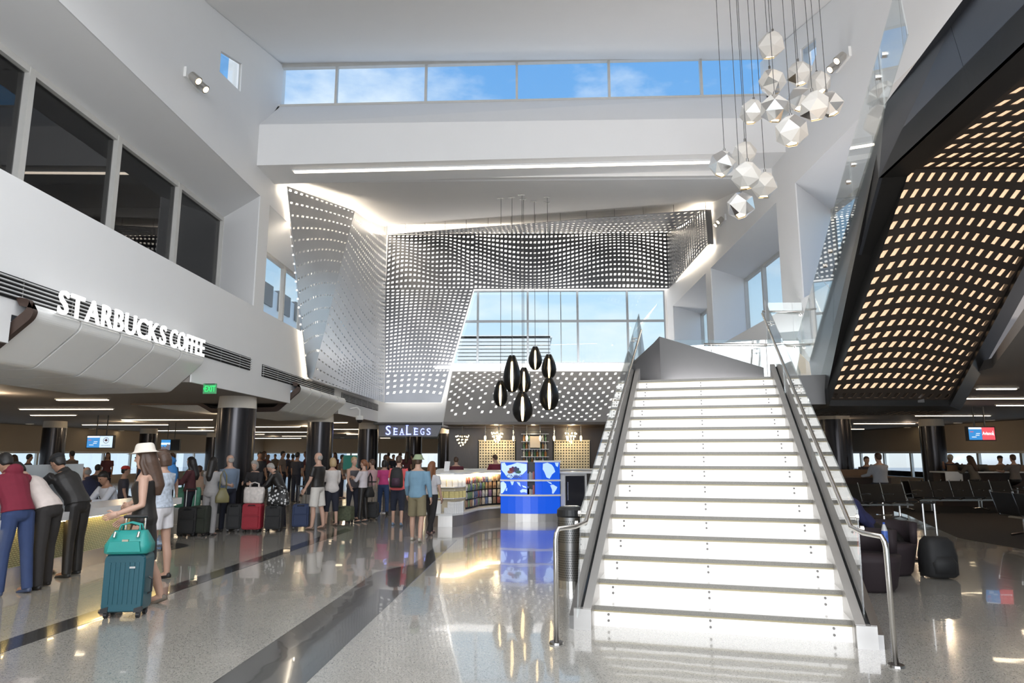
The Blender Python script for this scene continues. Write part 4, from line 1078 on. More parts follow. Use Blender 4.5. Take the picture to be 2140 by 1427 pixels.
# drinks cooler right of the kiosk
p0, p1 = ony(1172, 1078, 17.7), ony(1216, 1072, 17.7)
t = empty('drinks_cooler', ((p0.x + p1.x) / 2, 17.9, 0), 'white framed drinks cooler with dark glass door beside the blue kiosk', 'cooler')
x0, x1 = .86, 1.52
MB().box(x0, x1, 17.6, 18.3, .2, 1.16).build('body', KSH, t)
MB().box(x0 + .12, x1 - .06, 17.57, 17.6, .26, 1.10).build('door_glass', M('dark_door_glass', (.03, .03, .035), .08), t)
MB().box(x0 + .1, x1 - .04, 17.575, 17.598, .24, 1.12).build('door_frame', STEELD, t)
m = MB(); m.tube([(x0 + .18, 17.54, .5), (x0 + .18, 17.54, .95)], .012, 8); m.build('handle', STEEL, t)
MB().box(x0, x1 + .5, 17.65, 18.3, 0, .2).build('plinth', STEEL, t)
MB().box(x0 - .02, x1 + .6, 17.5, 18.4, 1.16, 1.20).build('worktop', KSH, t)
# ================================================================== SNACK COUNTER
cx = lambda x, y: onz(x, y, 0)
base = [cx(890, 1098), cx(915, 1101), cx(945, 1101), cx(968, 1098), cx(985, 1092), cx(1000, 1087), cx(1020, 1084), cx(1046, 1082)]
back = [V((base[-1].x, 19.6, 0)), V((base[0].x - .2, 19.6, 0))]
t = empty('snack_counter', (base[3].x, 17.5, 0), 'curved white snack display counter on a brushed steel plinth, left of the kiosk', 'counter')
def plan(pts, z0, z1, name, mat): m = MB(); m.ext([V((p.x, p.y, z0)) for p in pts], (0, 0, z1 - z0)); return m.build(name, mat, t)
plan(base + back, 0, .25, 'steel_plinth', PLINS)
out_ = [p + V((0, -.05, 0)) for p in base]
plan(out_ + back, .25, .29, 'white_ledge', KSH)
inn_ = [V((p.x, p.y + .55 - (.25 if i > 3 else 0), 0)) for i, p in enumerate(base)]
LITB = M('display_back_lit', (.78, .70, .52), .5)
plan(inn_ + back, .29, 1.16, 'display_back', LITB)
plan([p + V((0, -.25, 0)) for p in inn_] + back, 1.16, 1.20, 'worktop', KSH)
for z, n in ((.60, 4), (.86, 4)):
    plan([p + V((0, -.22, 0)) for p in inn_[:n]] + [p for p in inn_[:n]][::-1], z, z + .02, 'shelf', KSH)
m = MB(); m.tube([p + V((0, -.2, 1.14)) for p in inn_], .018, 6); m.build('warm_led_strip', M('display_led', (1, .9, .7), .5, emit=(1, .74, .40), es=22), t)
plan([p + V((0, -.03, 0)) for p in inn_[3:]] + [p + V((0, -.01, 0)) for p in inn_[3:]][::-1], .32, .95, 'black_peg_board', BLACK)
BAGC = [M('snack_%s' % n, c, .3, .2, var=.5, scale=30) for n, c in (('orange', (.42, .26, .15)), ('blue', (.14, .19, .33)), ('purple', (.28, .17, .28)), ('silver', (.6, .6, .58)), ('green', (.20, .30, .16)), ('brown', (.26, .18, .13)), ('cream', (.6, .52, .4)), ('red', (.38, .13, .12)))]
def bag_mesh():
    m = MB(); L = []
    for z, w, d in ((0, .05, .004), (.02, .052, .012), (.08, .05, .022), (.14, .052, .012), (.165, .05, .003)):
        L.append([V((-w, -d, z)), V((0, -d * 1.3, z)), V((w, -d, z)), V((w, d * .3, z)), V((0, d * .3, z)), V((-w, d * .3, z))])
    m.loft(L); me = bpy.data.meshes.new('snack_bag'); me.from_pydata(m.v, [], m.f); return me
BM = []
for mt in BAGC:
    me = bag_mesh(); me.materials.append(mt); BM.append(me)
rows = [(.96, .3, 1.0), (.78, .12, 1.0), (.60, .3, 1.0), (.42, .3, 1.0), (.30, .62, 1.0)]
rnd = random.Random(11)
def along(pts, s):
    L = [(b - a).length for a, b in zip(pts[:-1], pts[1:])]; d = s * sum(L)
    for a, b, l in zip(pts[:-1], pts[1:], L):
        if d <= l or b is pts[-1]: return a + (b - a) * (d / l), (b - a).normalized()
        d -= l
path = [p + V((0, -.06, 0)) for p in inn_[3:]]
for ri, z in enumerate((.92, .755, .56, .37)):
    n = 13
    for k in range(n):
        p, d = along(path, (k + .5) / n)
        bi_ = rnd.randrange(8); o = bpy.data.objects.new('snack_bag', BM[bi_]); COL.objects.link(o)
        o.location = (p.x, p.y - .03, z); o.rotation_euler = (0, 0, atan2(d.y, d.x) + rnd.uniform(-.15, .15)); o.scale = (.9, 1, 1)
        tag(o, '%s snack bag hanging %s from the left in the %s row of the peg board' % ('orange blue purple silver green brown cream red'.split()[bi_], ORD[k], ('top', 'second', 'third', 'lowest')[ri]), 'snack bag', 'snack bags on row %s' % ('one', 'two', 'three', 'four')[ri])
BOXW = M('white_product_box', (.68, .68, .68), .4, var=.15, scale=25); BOXY = M('yellow_product_box', (.55, .46, .18), .4, var=.25, scale=25)
p5 = [p + V((0, -.12, 0)) for p in inn_[:4]]
for z, mt, n, h, w in ((.62, BOXY, 9, .15, .06), (.88, BOXW, 8, .17, .06)):
    for k in range(n):
        p, d = along(p5, (k + .5) / n); m = MB().box(p.x - w, p.x + w, p.y - .05, p.y + .05, z + .001, z + h)
        tag(m.build('product_box', mt), '%s small box from the left on the %s curved shelf of the snack counter' % (ORD[k], 'lower' if z < .7 else 'upper'), 'box', 'boxes on the %s curved shelf' % ('lower' if z < .7 else 'upper'))
p6 = [p + V((0, .16, 0)) for p in base[1:4]]
for k in range(7):
    p, d = along(p6, .35 + .09 * k); m = MB().box(p.x - .045, p.x + .045, p.y - .1, p.y + .1, .291, .291 + .26)
    tag(m.build('booklet', BOXW), 'white booklet, %s from the left in the row on the snack counter ledge' % ORD[k], 'booklet', 'white booklets on the ledge')
p = base[1] + V((0, .2, .291)); tag(MB().box(p.x - .22, p.x + .05, p.y - .1, p.y + .1, p.z, p.z + .28).build('white_carton', KSH), 'plain white carton left of the booklets on the snack ledge', 'box')
p = base[2] + V((-.1, .1, .291)); tag(MB().box(p.x - .1, p.x + .1, p.y - .06, p.y + .06, p.z, p.z + .13).build('small_carton', BOXW), 'small white carton with pink marks before the booklets', 'box')
q = ony(933, 985, 18.3); tag(MB().ext([(q.x - .07, 18.3, 1.2), (q.x + .07, 18.3, 1.2), (q.x + .09, 18.35, 1.45), (q.x - .05, 18.35, 1.45)], (0, .02, 0)).build('menu_card', M('menu_card', (.7, .7, .7), .5, var=.2, scale=40)), 'white menu card standing on the snack counter worktop', 'card')
# ================================================================== BAR
DWOOD = M('dark_bar_wood', (.028, .018, .012), .35, var=.35, scale=5, stretch=(8, 1, 1))
BRASS = M('cream_perforated_panel', (.74, .66, .48), .4, .0)
YBAR = 27.9
b0, b1 = ony(938, 900, YBAR).x, ony(1400, 900, YBAR).x
m = MB(); m.box(b0, b1, YBAR + .05, YBAR + .3, 0, 2.82); struct(m.build('wall_bar', DWOOD))
t = empty('bar_backdrop', (2, YBAR, .8), 'dark timber bar backdrop with two cream panels of round holes', 'bar backdrop')
for xa, xb in ((1001, 1076), (1158, 1232)):
    A, B, C, D = ony(xa, 979, YBAR), ony(xb, 979, YBAR), ony(xb, 921, YBAR), ony(xa, 921, YBAR)
    perf('hole_panel', (A, B, C, D), 13, 10, lambda u, v, i, j: (.27, .27), lambda u, v: (0, 0), BRASS, t, (0, 13), shape='round', thick=.03)
    m = MB(); m.box(A.x - .03, B.x + .03, YBAR - .06, YBAR + .03, D.z, D.z + .03); m.build('top_ledge', BRASS, t)
    m = MB(); m.box(A.x - .05, B.x + .05, YBAR + .02, YBAR + .045, A.z - .05, D.z + .05); m.build('panel_back', BLACKM, t)
lamp('bar_lamp', (ony(1038, 915, 27.3).x, 27.0, 2.45), 60, (1, .8, .5)); lamp('bar_lamp', (ony(1195, 915, 27.3).x, 27.0, 2.45), 60, (1, .8, .5))
lamp('bar_lamp', (ony(1115, 915, 27.3).x, 27.2, 2.5), 12, (1, .8, .5))
A, B = ony(1092, 970, 27.6), ony(1144, 905, 27.6)
t = empty('bottle_shelf', (A.x, 27.7, A.z), 'dark shelf tower of bottles and small screens in the middle of the bar', 'shelf')
MB().box(A.x, B.x, 27.75, 27.94, A.z - .2, B.z + .1).build('back', BLACK, t)
for k in range(5): MB().box(A.x - .05, B.x + .05, 27.45, 27.75, A.z + k * .3 - .02, A.z + k * .3).build('shelf_board', STEELD, t)
MB().box((A.x + B.x) / 2 - .2, (A.x + B.x) / 2 + .2, 27.38, 27.44, A.z + .65, A.z + 1.1).build('bronze_panel', M('bronze_centre_panel', (.35, .27, .18), .3, .6), t)
BOT = [M('bottle_%s' % n, c, .12, .0) for n, c in (('amber', (.35, .16, .03)), ('clear', (.5, .5, .46)), ('green', (.06, .16, .06)))]
bots = []
for mt in BOT:
    m = MB(); m.lathe([(.001, 0), (.04, 0), (.042, .16), (.016, .21), (.014, .27), (.001, .272)], 10)
    me = bpy.data.meshes.new('bottle'); me.from_pydata(m.v, [], m.f); me.materials.append(mt); bots.append(me)
for r in range(4):
    for k in range(9):
        if 3 <= k <= 5 and r >= 2: continue
        o = bpy.data.objects.new('bottle', bots[(k * 7 + r) % 3]); COL.objects.link(o); o.location = (A.x + .06 + k * (B.x - A.x - .1) / 8.4, 27.6, A.z + r * .3 + .001)
        tag(o, '%s bottle, %s from the left on the %s shelf of the bar tower' % ('amber clear green'.split()[(k * 7 + r) % 3], ORD[k], ('lowest', 'second lowest', 'second highest', 'highest')[r]), 'bottle', 'bottles on the shelf tower')
BULB = M('bar_bulb', (1, .9, .7), .4, emit=(1, .78, .42), es=7)
for k, x in enumerate((1014, 1043, 1073, 1101, 1129, 1158, 1186, 1214)):
    p = ony(x, 915, 26.2)
    t = empty('bar_pendant', p, 'slim tube pendant lamp %s of eight hanging over the bar, from the left' % ('first second third fourth fifth sixth seventh eighth'.split()[k]), 'pendant lamp')
    m = MB(); m.tube([p + V((0, 0, .08)), V((p.x, p.y, 2.72))], .018, 8); m.build('stem', STEEL, t)
    m = MB(); m.lathe([(.001, -.12), (.03, -.09), (.04, 0), (.03, .08)], 10, p); m.build('bulb', BULB, t, smooth=True)
m = MB(); m.box(b0, b1, 26.0, 27.9, 2.74, 2.84); struct(m.build('trim_8', M('bar_ceiling', (.05, .035, .025), .3, .2)))
def chandelier(px, py, y, w, label):
    c = ony(px, py, y); t = empty('crystal_chandelier', c, label, 'chandelier'); rnd = random.Random(px)
    m = MB(); m.tube([c + V((0, 0, .25)), V((c.x, c.y, 2.74))], .01, 6); m.build('stem', STEELD, t)
    for r, z, n in ((1, .12, 9), (.8, .0, 8), (.55, -.12, 6), (.25, -.22, 3)):
        for k in range(n):
            a = k * 2 * pi / n + z * 5; q = c + V((w * r * cos(a), w * r * sin(a), z + rnd.uniform(-.03, .03)))
            m = MB(); m.ell(q, (.022, .022, .03), seg=6, rings=4); m.build('candle_bulb', BULB, t)
    m = MB()
    for r, z in ((1, .14), (.8, .02), (.55, -.1)): m.tube([c + V((w * r * cos(k * pi / 8), w * r * sin(k * pi / 8), z)) for k in range(17)], .008, 4)
    m.build('ring_frame', STEELD, t)
chandelier(966, 918, 27.0, .25, 'small glittering chandelier at the left end of the bar')
chandelier(1039, 912, 27.2, .22, 'small chandelier above the left cream hole panel')
chandelier(1193, 912, 27.2, .22, 'small chandelier above the right cream hole panel')
m = MB(); m.box(-3.0, 4.2, 24.2, 24.9, 0, 1.08); 
t = empty('bar_counter', (0, 24.5, 0), 'long dark bar counter with pale top behind the snack display', 'counter')
m.build('front', DWOOD, t); MB().box(-3.1, 4.3, 24.05, 25.0, 1.08, 1.13).build('top', KSH, t)
# ================================================================== PERFORATED BIN
p = cx(1189, 1226); p = V((.56, 8.95, 0))
t = empty('litter_bin', p, 'perforated steel litter bin behind the left handrail post', 'bin')
m = MB(); m.lathe([(.165, .10), (.165, .86)], 28, p); m.build('body', STEELD, t, smooth=True)
m = MB(); m.lathe([(.17, 0), (.17, .10)], 28, p); m.build('base_ring', STEEL, t)
m = MB(); m.lathe([(.168, .86), (.175, .88), (.17, .95), (.13, .985), (.001, .99)], 28, p); m.build('lid', BLACK, t)
PERFB = M('bin_hole_band', (.02, .02, .02), .5)
m = MB()
for zr in [(.14 + .028 * i) for i in range(12)] + [(.56 + .028 * i) for i in range(10)]:
    for k in range(44):
        a = (k + (round(zr / .028) % 2) * .5) * 2 * pi / 44; q = p + V((cos(a) * .1655, sin(a) * .1655, zr)); u = V((-sin(a), cos(a), 0)) * .008; w_ = V((0, 0, .008))
        m.add((q - u, q - w_, q + u, q + w_), ((0, 1, 2, 3),))
tag(m.build('perforations', PERFB, t), kind='stuff')
m = MB(); m.ext([p + V((-.08, -.05, .993)), p + V((.1, -.05, .993)), p + V((.1, .05, .993)), p + V((-.08, .05, .993))], (0, 0, .003)); m.build('lid_opening', STEEL, t)
# ================================================================== SERVICE DESK ON THE LEFT
DESKT = M('desk_white_top', (.66, .66, .66), .25); MOS = bpy.data.materials.new('green_gold_mosaic'); MOS.use_nodes = True
tt = MOS.node_tree; bs = tt.nodes['Principled BSDF']; br_ = N(tt, 'ShaderNodeTexBrick'); tx = N(tt, 'ShaderNodeTexCoord')
mpn = N(tt, 'ShaderNodeMapping'); mpn.inputs['Rotation'].default_value = (radians(90), 0, radians(90))
sx_ = N(tt, 'ShaderNodeSeparateXYZ'); cb = N(tt, 'ShaderNodeCombineXYZ')
tt.links.new(tx.outputs['Object'], sx_.inputs[0]); tt.links.new(sx_.outputs[1], cb.inputs[0]); tt.links.new(sx_.outputs[2], cb.inputs[1]); tt.links.new(cb.outputs[0], br_.inputs['Vector'])
br_.inputs['Scale'].default_value = 1; br_.inputs['Brick Width'].default_value = .055; br_.inputs['Row Height'].default_value = .026; br_.inputs['Mortar Size'].default_value = .0035
br_.inputs['Color1'].default_value = (.50, .50, .30, 1); br_.inputs['Color2'].default_value = (.42, .46, .27, 1); br_.inputs['Mortar'].default_value = (.13, .11, .06, 1)
tt.links.new(br_.outputs[0], bs.inputs['Base Color']); bs.inputs['Roughness'].default_value = .3
DX = -6.52
t = empty('service_desk', (DX, 9, 0), 'long white topped service desk with glowing green-gold mosaic front', 'desk')
d0_, d1_ = 4.0, 12.4
m = MB(); m.box(DX - .5, DX + .02, d0_, d1_ - .15, 0, .24); m.build('steel_plinth', STEEL, t)
m = MB(); m.ext([(DX + .06, d0_, .24), (DX + .17, d0_, .76), (DX - .5, d0_, .76), (DX - .5, d0_, .24)], (0, d1_ - d0_, 0)); m.build('mosaic_front', MOS, t)
m = MB(); m.box(DX - .6, DX + .29, d0_, d1_ + .12, .76, .87); m.build('worktop', DESKT, t)
m = MB(); m.box(DX + .22, DX + .25, d0_, d1_, .745, .76); m.build('under_light', M('desk_led', (1, .9, .6), .5, emit=(1, .70, .30), es=16), t)
m = MB(); m.lathe([(.001, .004), (.6, .004), (.62, 0)], 28, (DX - .2, d1_ + .1, 0)); m.build('floor_inset', TERRD, t)
t = empty('desk_screen', (DX - .2, 9.6, .87), 'frosted privacy glass screen standing on the service desk', 'screen')
MB().box(DX - .22, DX - .2, 8.8, 10.4, .87, 1.5).build('frosted_pane', M('frosted_glass', (.42, .46, .48), .35), t)
# ================================================================== PEOPLE
def cloth(name, c, rough=.85, var=.12, scale=14): return M(name, c, rough, var=var, scale=scale)
SKINS = {'light': M('skin_light', (.50, .31, .23), .5), 'tan': M('skin_tan', (.36, .20, .13), .5), 'dark': M('skin_dark', (.16, .085, .055), .5)}
HAIRS = {'black': M('hair_black', (.012, .010, .009), .5, var=.4, scale=40), 'brown': M('hair_brown', (.07, .037, .022), .5, var=.4, scale=40), 'blond': M('hair_blond', (.42, .30, .16), .5, var=.3, scale=40), 'grey': M('hair_grey', (.32, .30, .28), .6, var=.2, scale=40), 'red': M('hair_auburn', (.20, .08, .035), .5, var=.3, scale=40)}
EYEM = M('eye_dark', (.02, .015, .012), .2)
PENDING = []
def rx_(a): return Matrix.Rotation(a, 3, 'X')
def person(label, x, y, face, h=1.7, fem=False, lean=0, legs=((0, 0), (0, 0)), arms=((5, 8, 12), (5, 8, 12)), head=(0, 0), top=('shirt', (.5, .5, .5), 'short'), bot=('trousers', (.05, .06, .1)), shoe=(.03, .03, .03), hair=('brown', 'short'), skin='light', vox=.017, z0=0.0, group=None, hat=None, spread=4, bulk=1.0):
    S = h / 1.75
    root = empty('person', (x, y, z0), label, 'person', group, radians(face))
    LN = radians(lean); hipz = .93
    R1 = rx_(-LN)
    def T(p):     # torso point, bent forward above the hip
        p = V(p); q = p - V((0, 0, hipz)); k = max(0, min(1, q.z / .22)); 
        return V((0, 0, hipz)) + rx_(-LN * (.35 + .65 * k) if q.z > 0 else 0) @ q
    def ring(c, r0, r1, seg=12, R=None):
        c = V(c); R = R or Matrix.Identity(3)
        return [c + R @ V((r0 * cos(2 * pi * k / seg), r1 * sin(2 * pi * k / seg), 0)) for k in range(seg)]
    sw = .165 if fem else .190; B = bulk
    if fem: prof = [(.84, .10, .08), (.88, .155, .105), (.95, .172, .118), (1.03, .150, .108), (1.12, .125, .095), (1.21, .138, .108), (1.29, .150, .122), (1.37, .152, .100), (1.425, .125, .080), (1.465, .06, .055), (1.54, .048, .050)]
    else: prof = [(.84, .10, .08), (.88, .150, .105), (.95, .162, .112), (1.03, .152, .108), (1.12, .148, .108), (1.22, .165, .115), (1.30, .178, .120), (1.38, .175, .108), (1.43, .145, .085), (1.475, .066, .060), (1.55, .056, .056)]
    def trunk(grow=0.0, lo=0, hi=99, flare=0.0):
        L = []
        for i, (z, a, b) in enumerate(prof):
            if z < lo or z > hi: continue
            bb = B if z < 1.45 else 1
            R = rx_(-LN * (.35 + .65 * max(0, min(1, (z - hipz) / .22))) if z > hipz else 0)
            L.append(ring(T((0, (.012 if fem and 1.2 < z < 1.35 else 0), z)), a * bb + grow + (flare if z < 1.0 else 0), b * bb + grow + (flare if z < 1.0 else 0), 14, R))
        return L
    lf_ = .78 if bot[0] in ('trousers', 'leggings') else .84 if bot[0] == 'capri' else 1.0
    # legs
    legj = []
    for s, (hf, kb) in zip((-1, 1), legs):
        H = V((s * .088, 0, .90)); f = radians(hf); k = f - radians(kb); sp = radians(spread) * s
        K = H + V((sin(sp) * .44, sin(f) * .43, -cos(f) * .43)); A = K + V((sin(sp) * .2, sin(k) * .41, -cos(k) * .41)); legj.append((H, K, A, k))
    drop = min(A.z - .07 for _, _, A, _ in legj)
    # arms
    armj = []
    for s, am in zip((-1, 1), arms):
        fl, ab, el = am[:3]; inw = am[3] if len(am) > 3 else 0
        Sh = T((s * sw, 0, 1.41)); f = radians(fl); a = radians(ab); e_ = radians(fl + el)
        d1 = V((s * sin(a), cos(a) * sin(f), -cos(a) * cos(f))); E = Sh + d1 * .30
        d2 = V((s * sin(a) * .5 - s * sin(radians(inw)), sin(e_) * cos(radians(inw)), -cos(e_))).normalized(); Wr = E + d2 * .25
        armj.append((Sh, E, Wr, d2))
    nk = T((0, .0, 1.50)); hyaw, hpit = head
    HR = Matrix.Rotation(radians(hyaw), 3, 'Z') @ rx_(-radians(hpit) - LN * .55)
    hc = nk + HR @ V((0, .022, .125)); hw = .076 if not fem else .072
    # ---- body mesh
    m = MB(); m.loft(trunk(0))
    m.tube([T((0, 0, 1.42)), nk, hc + HR @ V((0, -.01, -.06))], [.06, .053, .05], 10)
    hp = [(-.118, .022, .024, .045), (-.105, .042, .042, .03), (-.07, .058, .065, .015), (-.03, hw - .006, .085, .004), (.02, hw, .094, -.002), (.06, hw - .002, .092, -.006), (.095, .058, .072, -.008), (.118, .026, .034, -.008)]
    m.loft([[hc + HR @ V((a * cos(2 * pi * k / 14), yo + b * sin(2 * pi * k / 14), z)) for k in range(14)] for z, a, b, yo in hp])
    m.loft([[hc + HR @ V(q) for q in l] for l in ([(-.008, .085, .02), (.008, .085, .02), (.008, .095, .02), (-.008, .095, .02)], [(-.016, .085, -.028), (.016, .085, -.028), (.012, .118, -.026), (-.012, .118, -.026)], [(-.014, .08, -.036), (.014, .08, -.036), (.01, .10, -.036), (-.01, .10, -.036)])])
    for s in (-1, 1): m.ell(hc + HR @ V((s * hw * 1.02, -.005, -.012)), (.012, .02, .032), HR, 8, 5)
    for (H, K, A, k) in legj:
        m.tube([H + V((0, 0, .03)), H * .5 + K * .5 + V((0, .008, 0)), K, K * .6 + A * .4 - V((0, .014 * cos(k), 0)), A], [.088 * B * lf_, .072 * B * lf_, .055 * lf_, .056 * lf_, .038], 10)
        m.tube([A + V((0, -.02, -.01)), A + V((0, .06, -.035)), A + V((0, .15, -.05))], [.04, .038, .026], 8)
    for (Sh, E, Wr, d2) in armj:
        m.tube([Sh + V((0, 0, .0)), Sh * .5 + E * .5, E, E * .6 + Wr * .4, Wr], [.054 * B, .047 * B, .039, .038, .027], 9)
    raw = [('body', m, SKINS[skin], vox, 2)]
    # hands: palm with fingers, kept crisp
    hm = MB()
    for s, (Sh, E, Wr, d2) in zip((-1, 1), armj):
        side = V((s, 0, 0)); nrm = (side - d2 * side.dot(d2)).normalized() * -1; fw = d2.cross(nrm).normalized()
        if fw.y < 0: fw = -fw
        pc = Wr + d2 * .045
        hm.loft([[Wr + d2 * t + fw * (a * w) + nrm * (b * th) for a, b in ((-1, -1), (1, -1), (1, 1), (-1, 1))] for t, w, th in ((-.02, .026, .017), (.02, .036, .015), (.085, .040, .012))])
        for k, (ln, o) in enumerate(((.066, .75), (.075, .27), (.070, -.24), (.055, -.72))):
            b0 = Wr + d2 * .08 + fw * (.038 * o); c1 = b0 + d2 * ln * .5 + nrm * .008; c2 = c1 + d2 * ln * .4 + nrm * .026
            hm.tube([b0 - d2 * .01, c1, c2], [.0095, .009, .0075], 6)
        b0 = Wr + d2 * .025 + fw * .032; hm.tube([b0 - fw * .008, b0 + fw * .025 + d2 * .025 + nrm * .01, b0 + fw * .03 + d2 * .055 + nrm * .02], [.012, .0105, .008], 6)
    eyes = MB()
    for s in (-1, 1): eyes.ell(hc + HR @ V((s * .031, .083, .012)), (.011, .009, .008), HR, 8, 5)
    # ---- clothes
    kind, tc, sleeve = top[:3]; tmat = cloth('cloth_' + '_'.join('%02d' % int(c * 99) for c in tc), tc) if not isinstance(tc, bpy.types.Material) else tc
    loose = .022 if kind in ('hoodie', 'jacket') else .014
    m = MB(); low = top[3] if len(top) > 3 else .93
    m.loft(trunk(loose, lo=low, hi=1.45 if kind != 'tank' else 1.40, flare=.008))
    if kind in ('hoodie', 'jacket'): m.tube([T((0, -.02, 1.44)), T((0, -.015, 1.50))], [.09, .075], 10)
    if kind == 'hoodie': m.ell(T((0, -.105, 1.45)), (.11, .055, .085), None, 10, 6)
    if sleeve != 'none':
        for (Sh, E, Wr, d2) in armj:
            if sleeve == 'short': m.tube([Sh + V((0, 0, .004)), Sh * .5 + E * .5, Sh * .25 + E * .75], [.062 * B + .004, .060 * B + .004, .058 * B + .004], 10)
            elif sleeve == 'half': m.tube([Sh, Sh * .5 + E * .5, E, E * .6 + Wr * .4], [.064 * B, .060 * B, .052, .048], 10)
            else: m.tube([Sh, Sh * .5 + E * .5, E, E * .6 + Wr * .4, Wr - d2 * .01], [.064 * B + loose * .4, .060 * B + loose * .3, .052 + loose * .3, .046 + loose * .2, .036 + loose * .2], 10)
    else:
        for (Sh, E, Wr, d2) in armj: m.tube([T((Sh.x * .0 + (.075 if Sh.x > 0 else -.075), .06, 1.36)), T(((.085 if Sh.x > 0 else -.085), 0, 1.455)), T(((.075 if Sh.x > 0 else -.075), -.06, 1.36))], .024, 6)
    raw.append(('top', m, tmat, vox, 2))
    kb_, bc = bot[:2]; bmat = cloth('cloth_' + '_'.join('%02d' % int(c * 99) for c in bc), bc)
    m = MB(); m.loft(trunk(.010, hi=1.04))
    for (H, K, A, k) in legj:
        if kb_ == 'trousers': m.tube([H + V((0, 0, .03)), H * .5 + K * .5, K, K * .5 + A * .5, A + V((0, -.005, -.03))], [.098 * B, .086 * B, .070, .066, .060], 10)
        elif kb_ == 'leggings': m.tube([H + V((0, 0, .03)), H * .5 + K * .5, K, K * .5 + A * .5, A], [.094 * B, .080 * B, .062, .060, .044], 10)
        elif kb_ == 'shorts': m.tube([H + V((0, 0, .03)), H * .5 + K * .5, H * .08 + K * .92], [.100 * B, .098 * B, .098 * B], 10)
        elif kb_ == 'capri': m.tube([H + V((0, 0, .03)), H * .5 + K * .5, K, K * .72 + A * .28], [.100 * B, .092 * B, .080, .076], 10)
        elif kb_ == 'mini': m.tube([H + V((0, 0, .03)), H * .45 + K * .55], [.100 * B, .096 * B], 10)
    if kb_ == 'skirt': m.loft([ring((0, 0, z), a, b, 14) for z, a, b in ((.50, .20, .16), (.75, .19, .145), (.95, .17, .12))])
    raw.append(('bottoms', m, bmat, vox, 2))
    # shoes
    smat = cloth('cloth_' + '_'.join('%02d' % int(c * 99) for c in shoe), shoe, .5)
    for (H, K, A, k) in legj:
        m = MB(); Rf = rx_(min(0, k) * 1.0 + 0) ; L = []
        for yy, w, zt in ((-.065, .026, .055), (-.03, .036, .085), (.03, .038, .075), (.09, .044, .05), (.14, .042, .038), (.175, .02, .02)):
            L.append([A + Rf @ V((w * cx_, yy, -.072 + zz * zt)) for cx_, zz in ((-1, 0), (1, 0), (1.0, .55), (.55, 1), (-.55, 1), (-1.0, .55))])
        m.loft(L); raw.append(('shoe', m, smat, None, 1))
    # hair
    hk, hs = hair; hmat = HAIRS[hk]
    m = MB()
    if hs != 'bald':
        m.loft([[hc + HR @ V((a * cos(2 * pi * k / 14), yo + b * sin(2 * pi * k / 14) * (1 if sin(2 * pi * k / 14) < 0 else fr), z)) for k in range(14)] for z, a, b, yo, fr in ((-.06, .055, .060, -.035, .2), (-.02, hw + .004, .088, -.018, .35), (.03, hw + .012, .098, -.012, .75), (.07, hw + .010, .098, -.008, 1.0), (.105, .066, .08, -.008, 1), (.132, .028, .036, -.008, 1))])
    else:
        m.loft([[hc + HR @ V((a * cos(2 * pi * k / 12), yo + b * sin(2 * pi * k / 12), z)) for k in range(12)] for z, a, b, yo in ((-.06, .05, .03, -.06), (-.02, hw + .004, .05, -.052), (.02, hw + .004, .055, -.05), (.05, hw - .01, .04, -.062))])
    if hs == 'long':
        m.tube([hc + HR @ V((0, -.045, .05)), hc + HR @ V((0, -.07, -.05)), T((0, -.085, 1.43)), T((0, -.125, 1.30)), T((0, -.125, 1.20))], [.085, .088, .085, .075, .035], 12)
        for s in (-1, 1): m.tube([hc + HR @ V((s * .06, -.02, .05)), hc + HR @ V((s * .075, -.01, -.06)), T((s * .085, -.01, 1.42)), T((s * .09, .01, 1.30))], [.03, .032, .03, .015], 8)
    if hs == 'bob':
        m.tube([hc + HR @ V((0, -.035, .05)), hc + HR @ V((0, -.05, -.04)), hc + HR @ V((0, -.05, -.115))], [.088, .094, .080], 12)
    if hs == 'pony':
        m.tube([hc + HR @ V((0, -.09, .05)), hc + HR @ V((0, -.14, .02)), hc + HR @ V((0, -.15, -.10)), hc + HR @ V((0, -.13, -.2))], [.03, .036, .032, .012], 8)
    if hs == 'bun': m.ell(hc + HR @ V((0, -.10, .07)), (.04, .04, .04))
    raw.append(('hair', m, hmat, vox, 2))
    if hat:
        hkind, hcol = hat; m = MB(); hm_ = cloth('hat_' + hkind + '%02d' % int(hcol[0] * 99) + '%02d' % int(hcol[1] * 99), hcol, .8)
        def hring(z, a, b, yo=-.008): return [hc + HR @ V((a * cos(2 * pi * k / 20), yo + b * sin(2 * pi * k / 20), z)) for k in range(20)]
        if hkind == 'brim':
            m.loft([hring(.06, .18, .20), hring(.054, .182, .202), hring(.062, .10, .12), hring(.10, .092, .112), hring(.155, .084, .10), hring(.172, .06, .075), hring(.165, .02, .025)])
            raw.append(('hat', m, hm_, None, 1))
            m = MB(); m.loft([hring(.066, .098, .117), hring(.09, .097, .117)]); raw.append(('hat_band', m, cloth('hat_band_tan', (.25, .18, .12)), None, 1))
        elif hkind == 'bucket':
            m.loft([hring(.03, .135, .155), hring(.035, .136, .156), hring(.065, .095, .112), hring(.13, .085, .10), hring(.145, .05, .06)]); raw.append(('hat', m, hm_, None, 1))
        else:
            m.loft([hring(.035, .092, .112), hring(.075, .093, .112), hring(.12, .075, .092), hring(.145, .03, .04)])
            m.loft([[hc + HR @ V((x_, y_, z_)) for x_, y_ in ((-.07, .07), (.07, .07), (.06, .165), (-.06, .165))] for z_ in (.042, .052)]); raw.append(('hat', m, hm_, None, 1))
    first = None
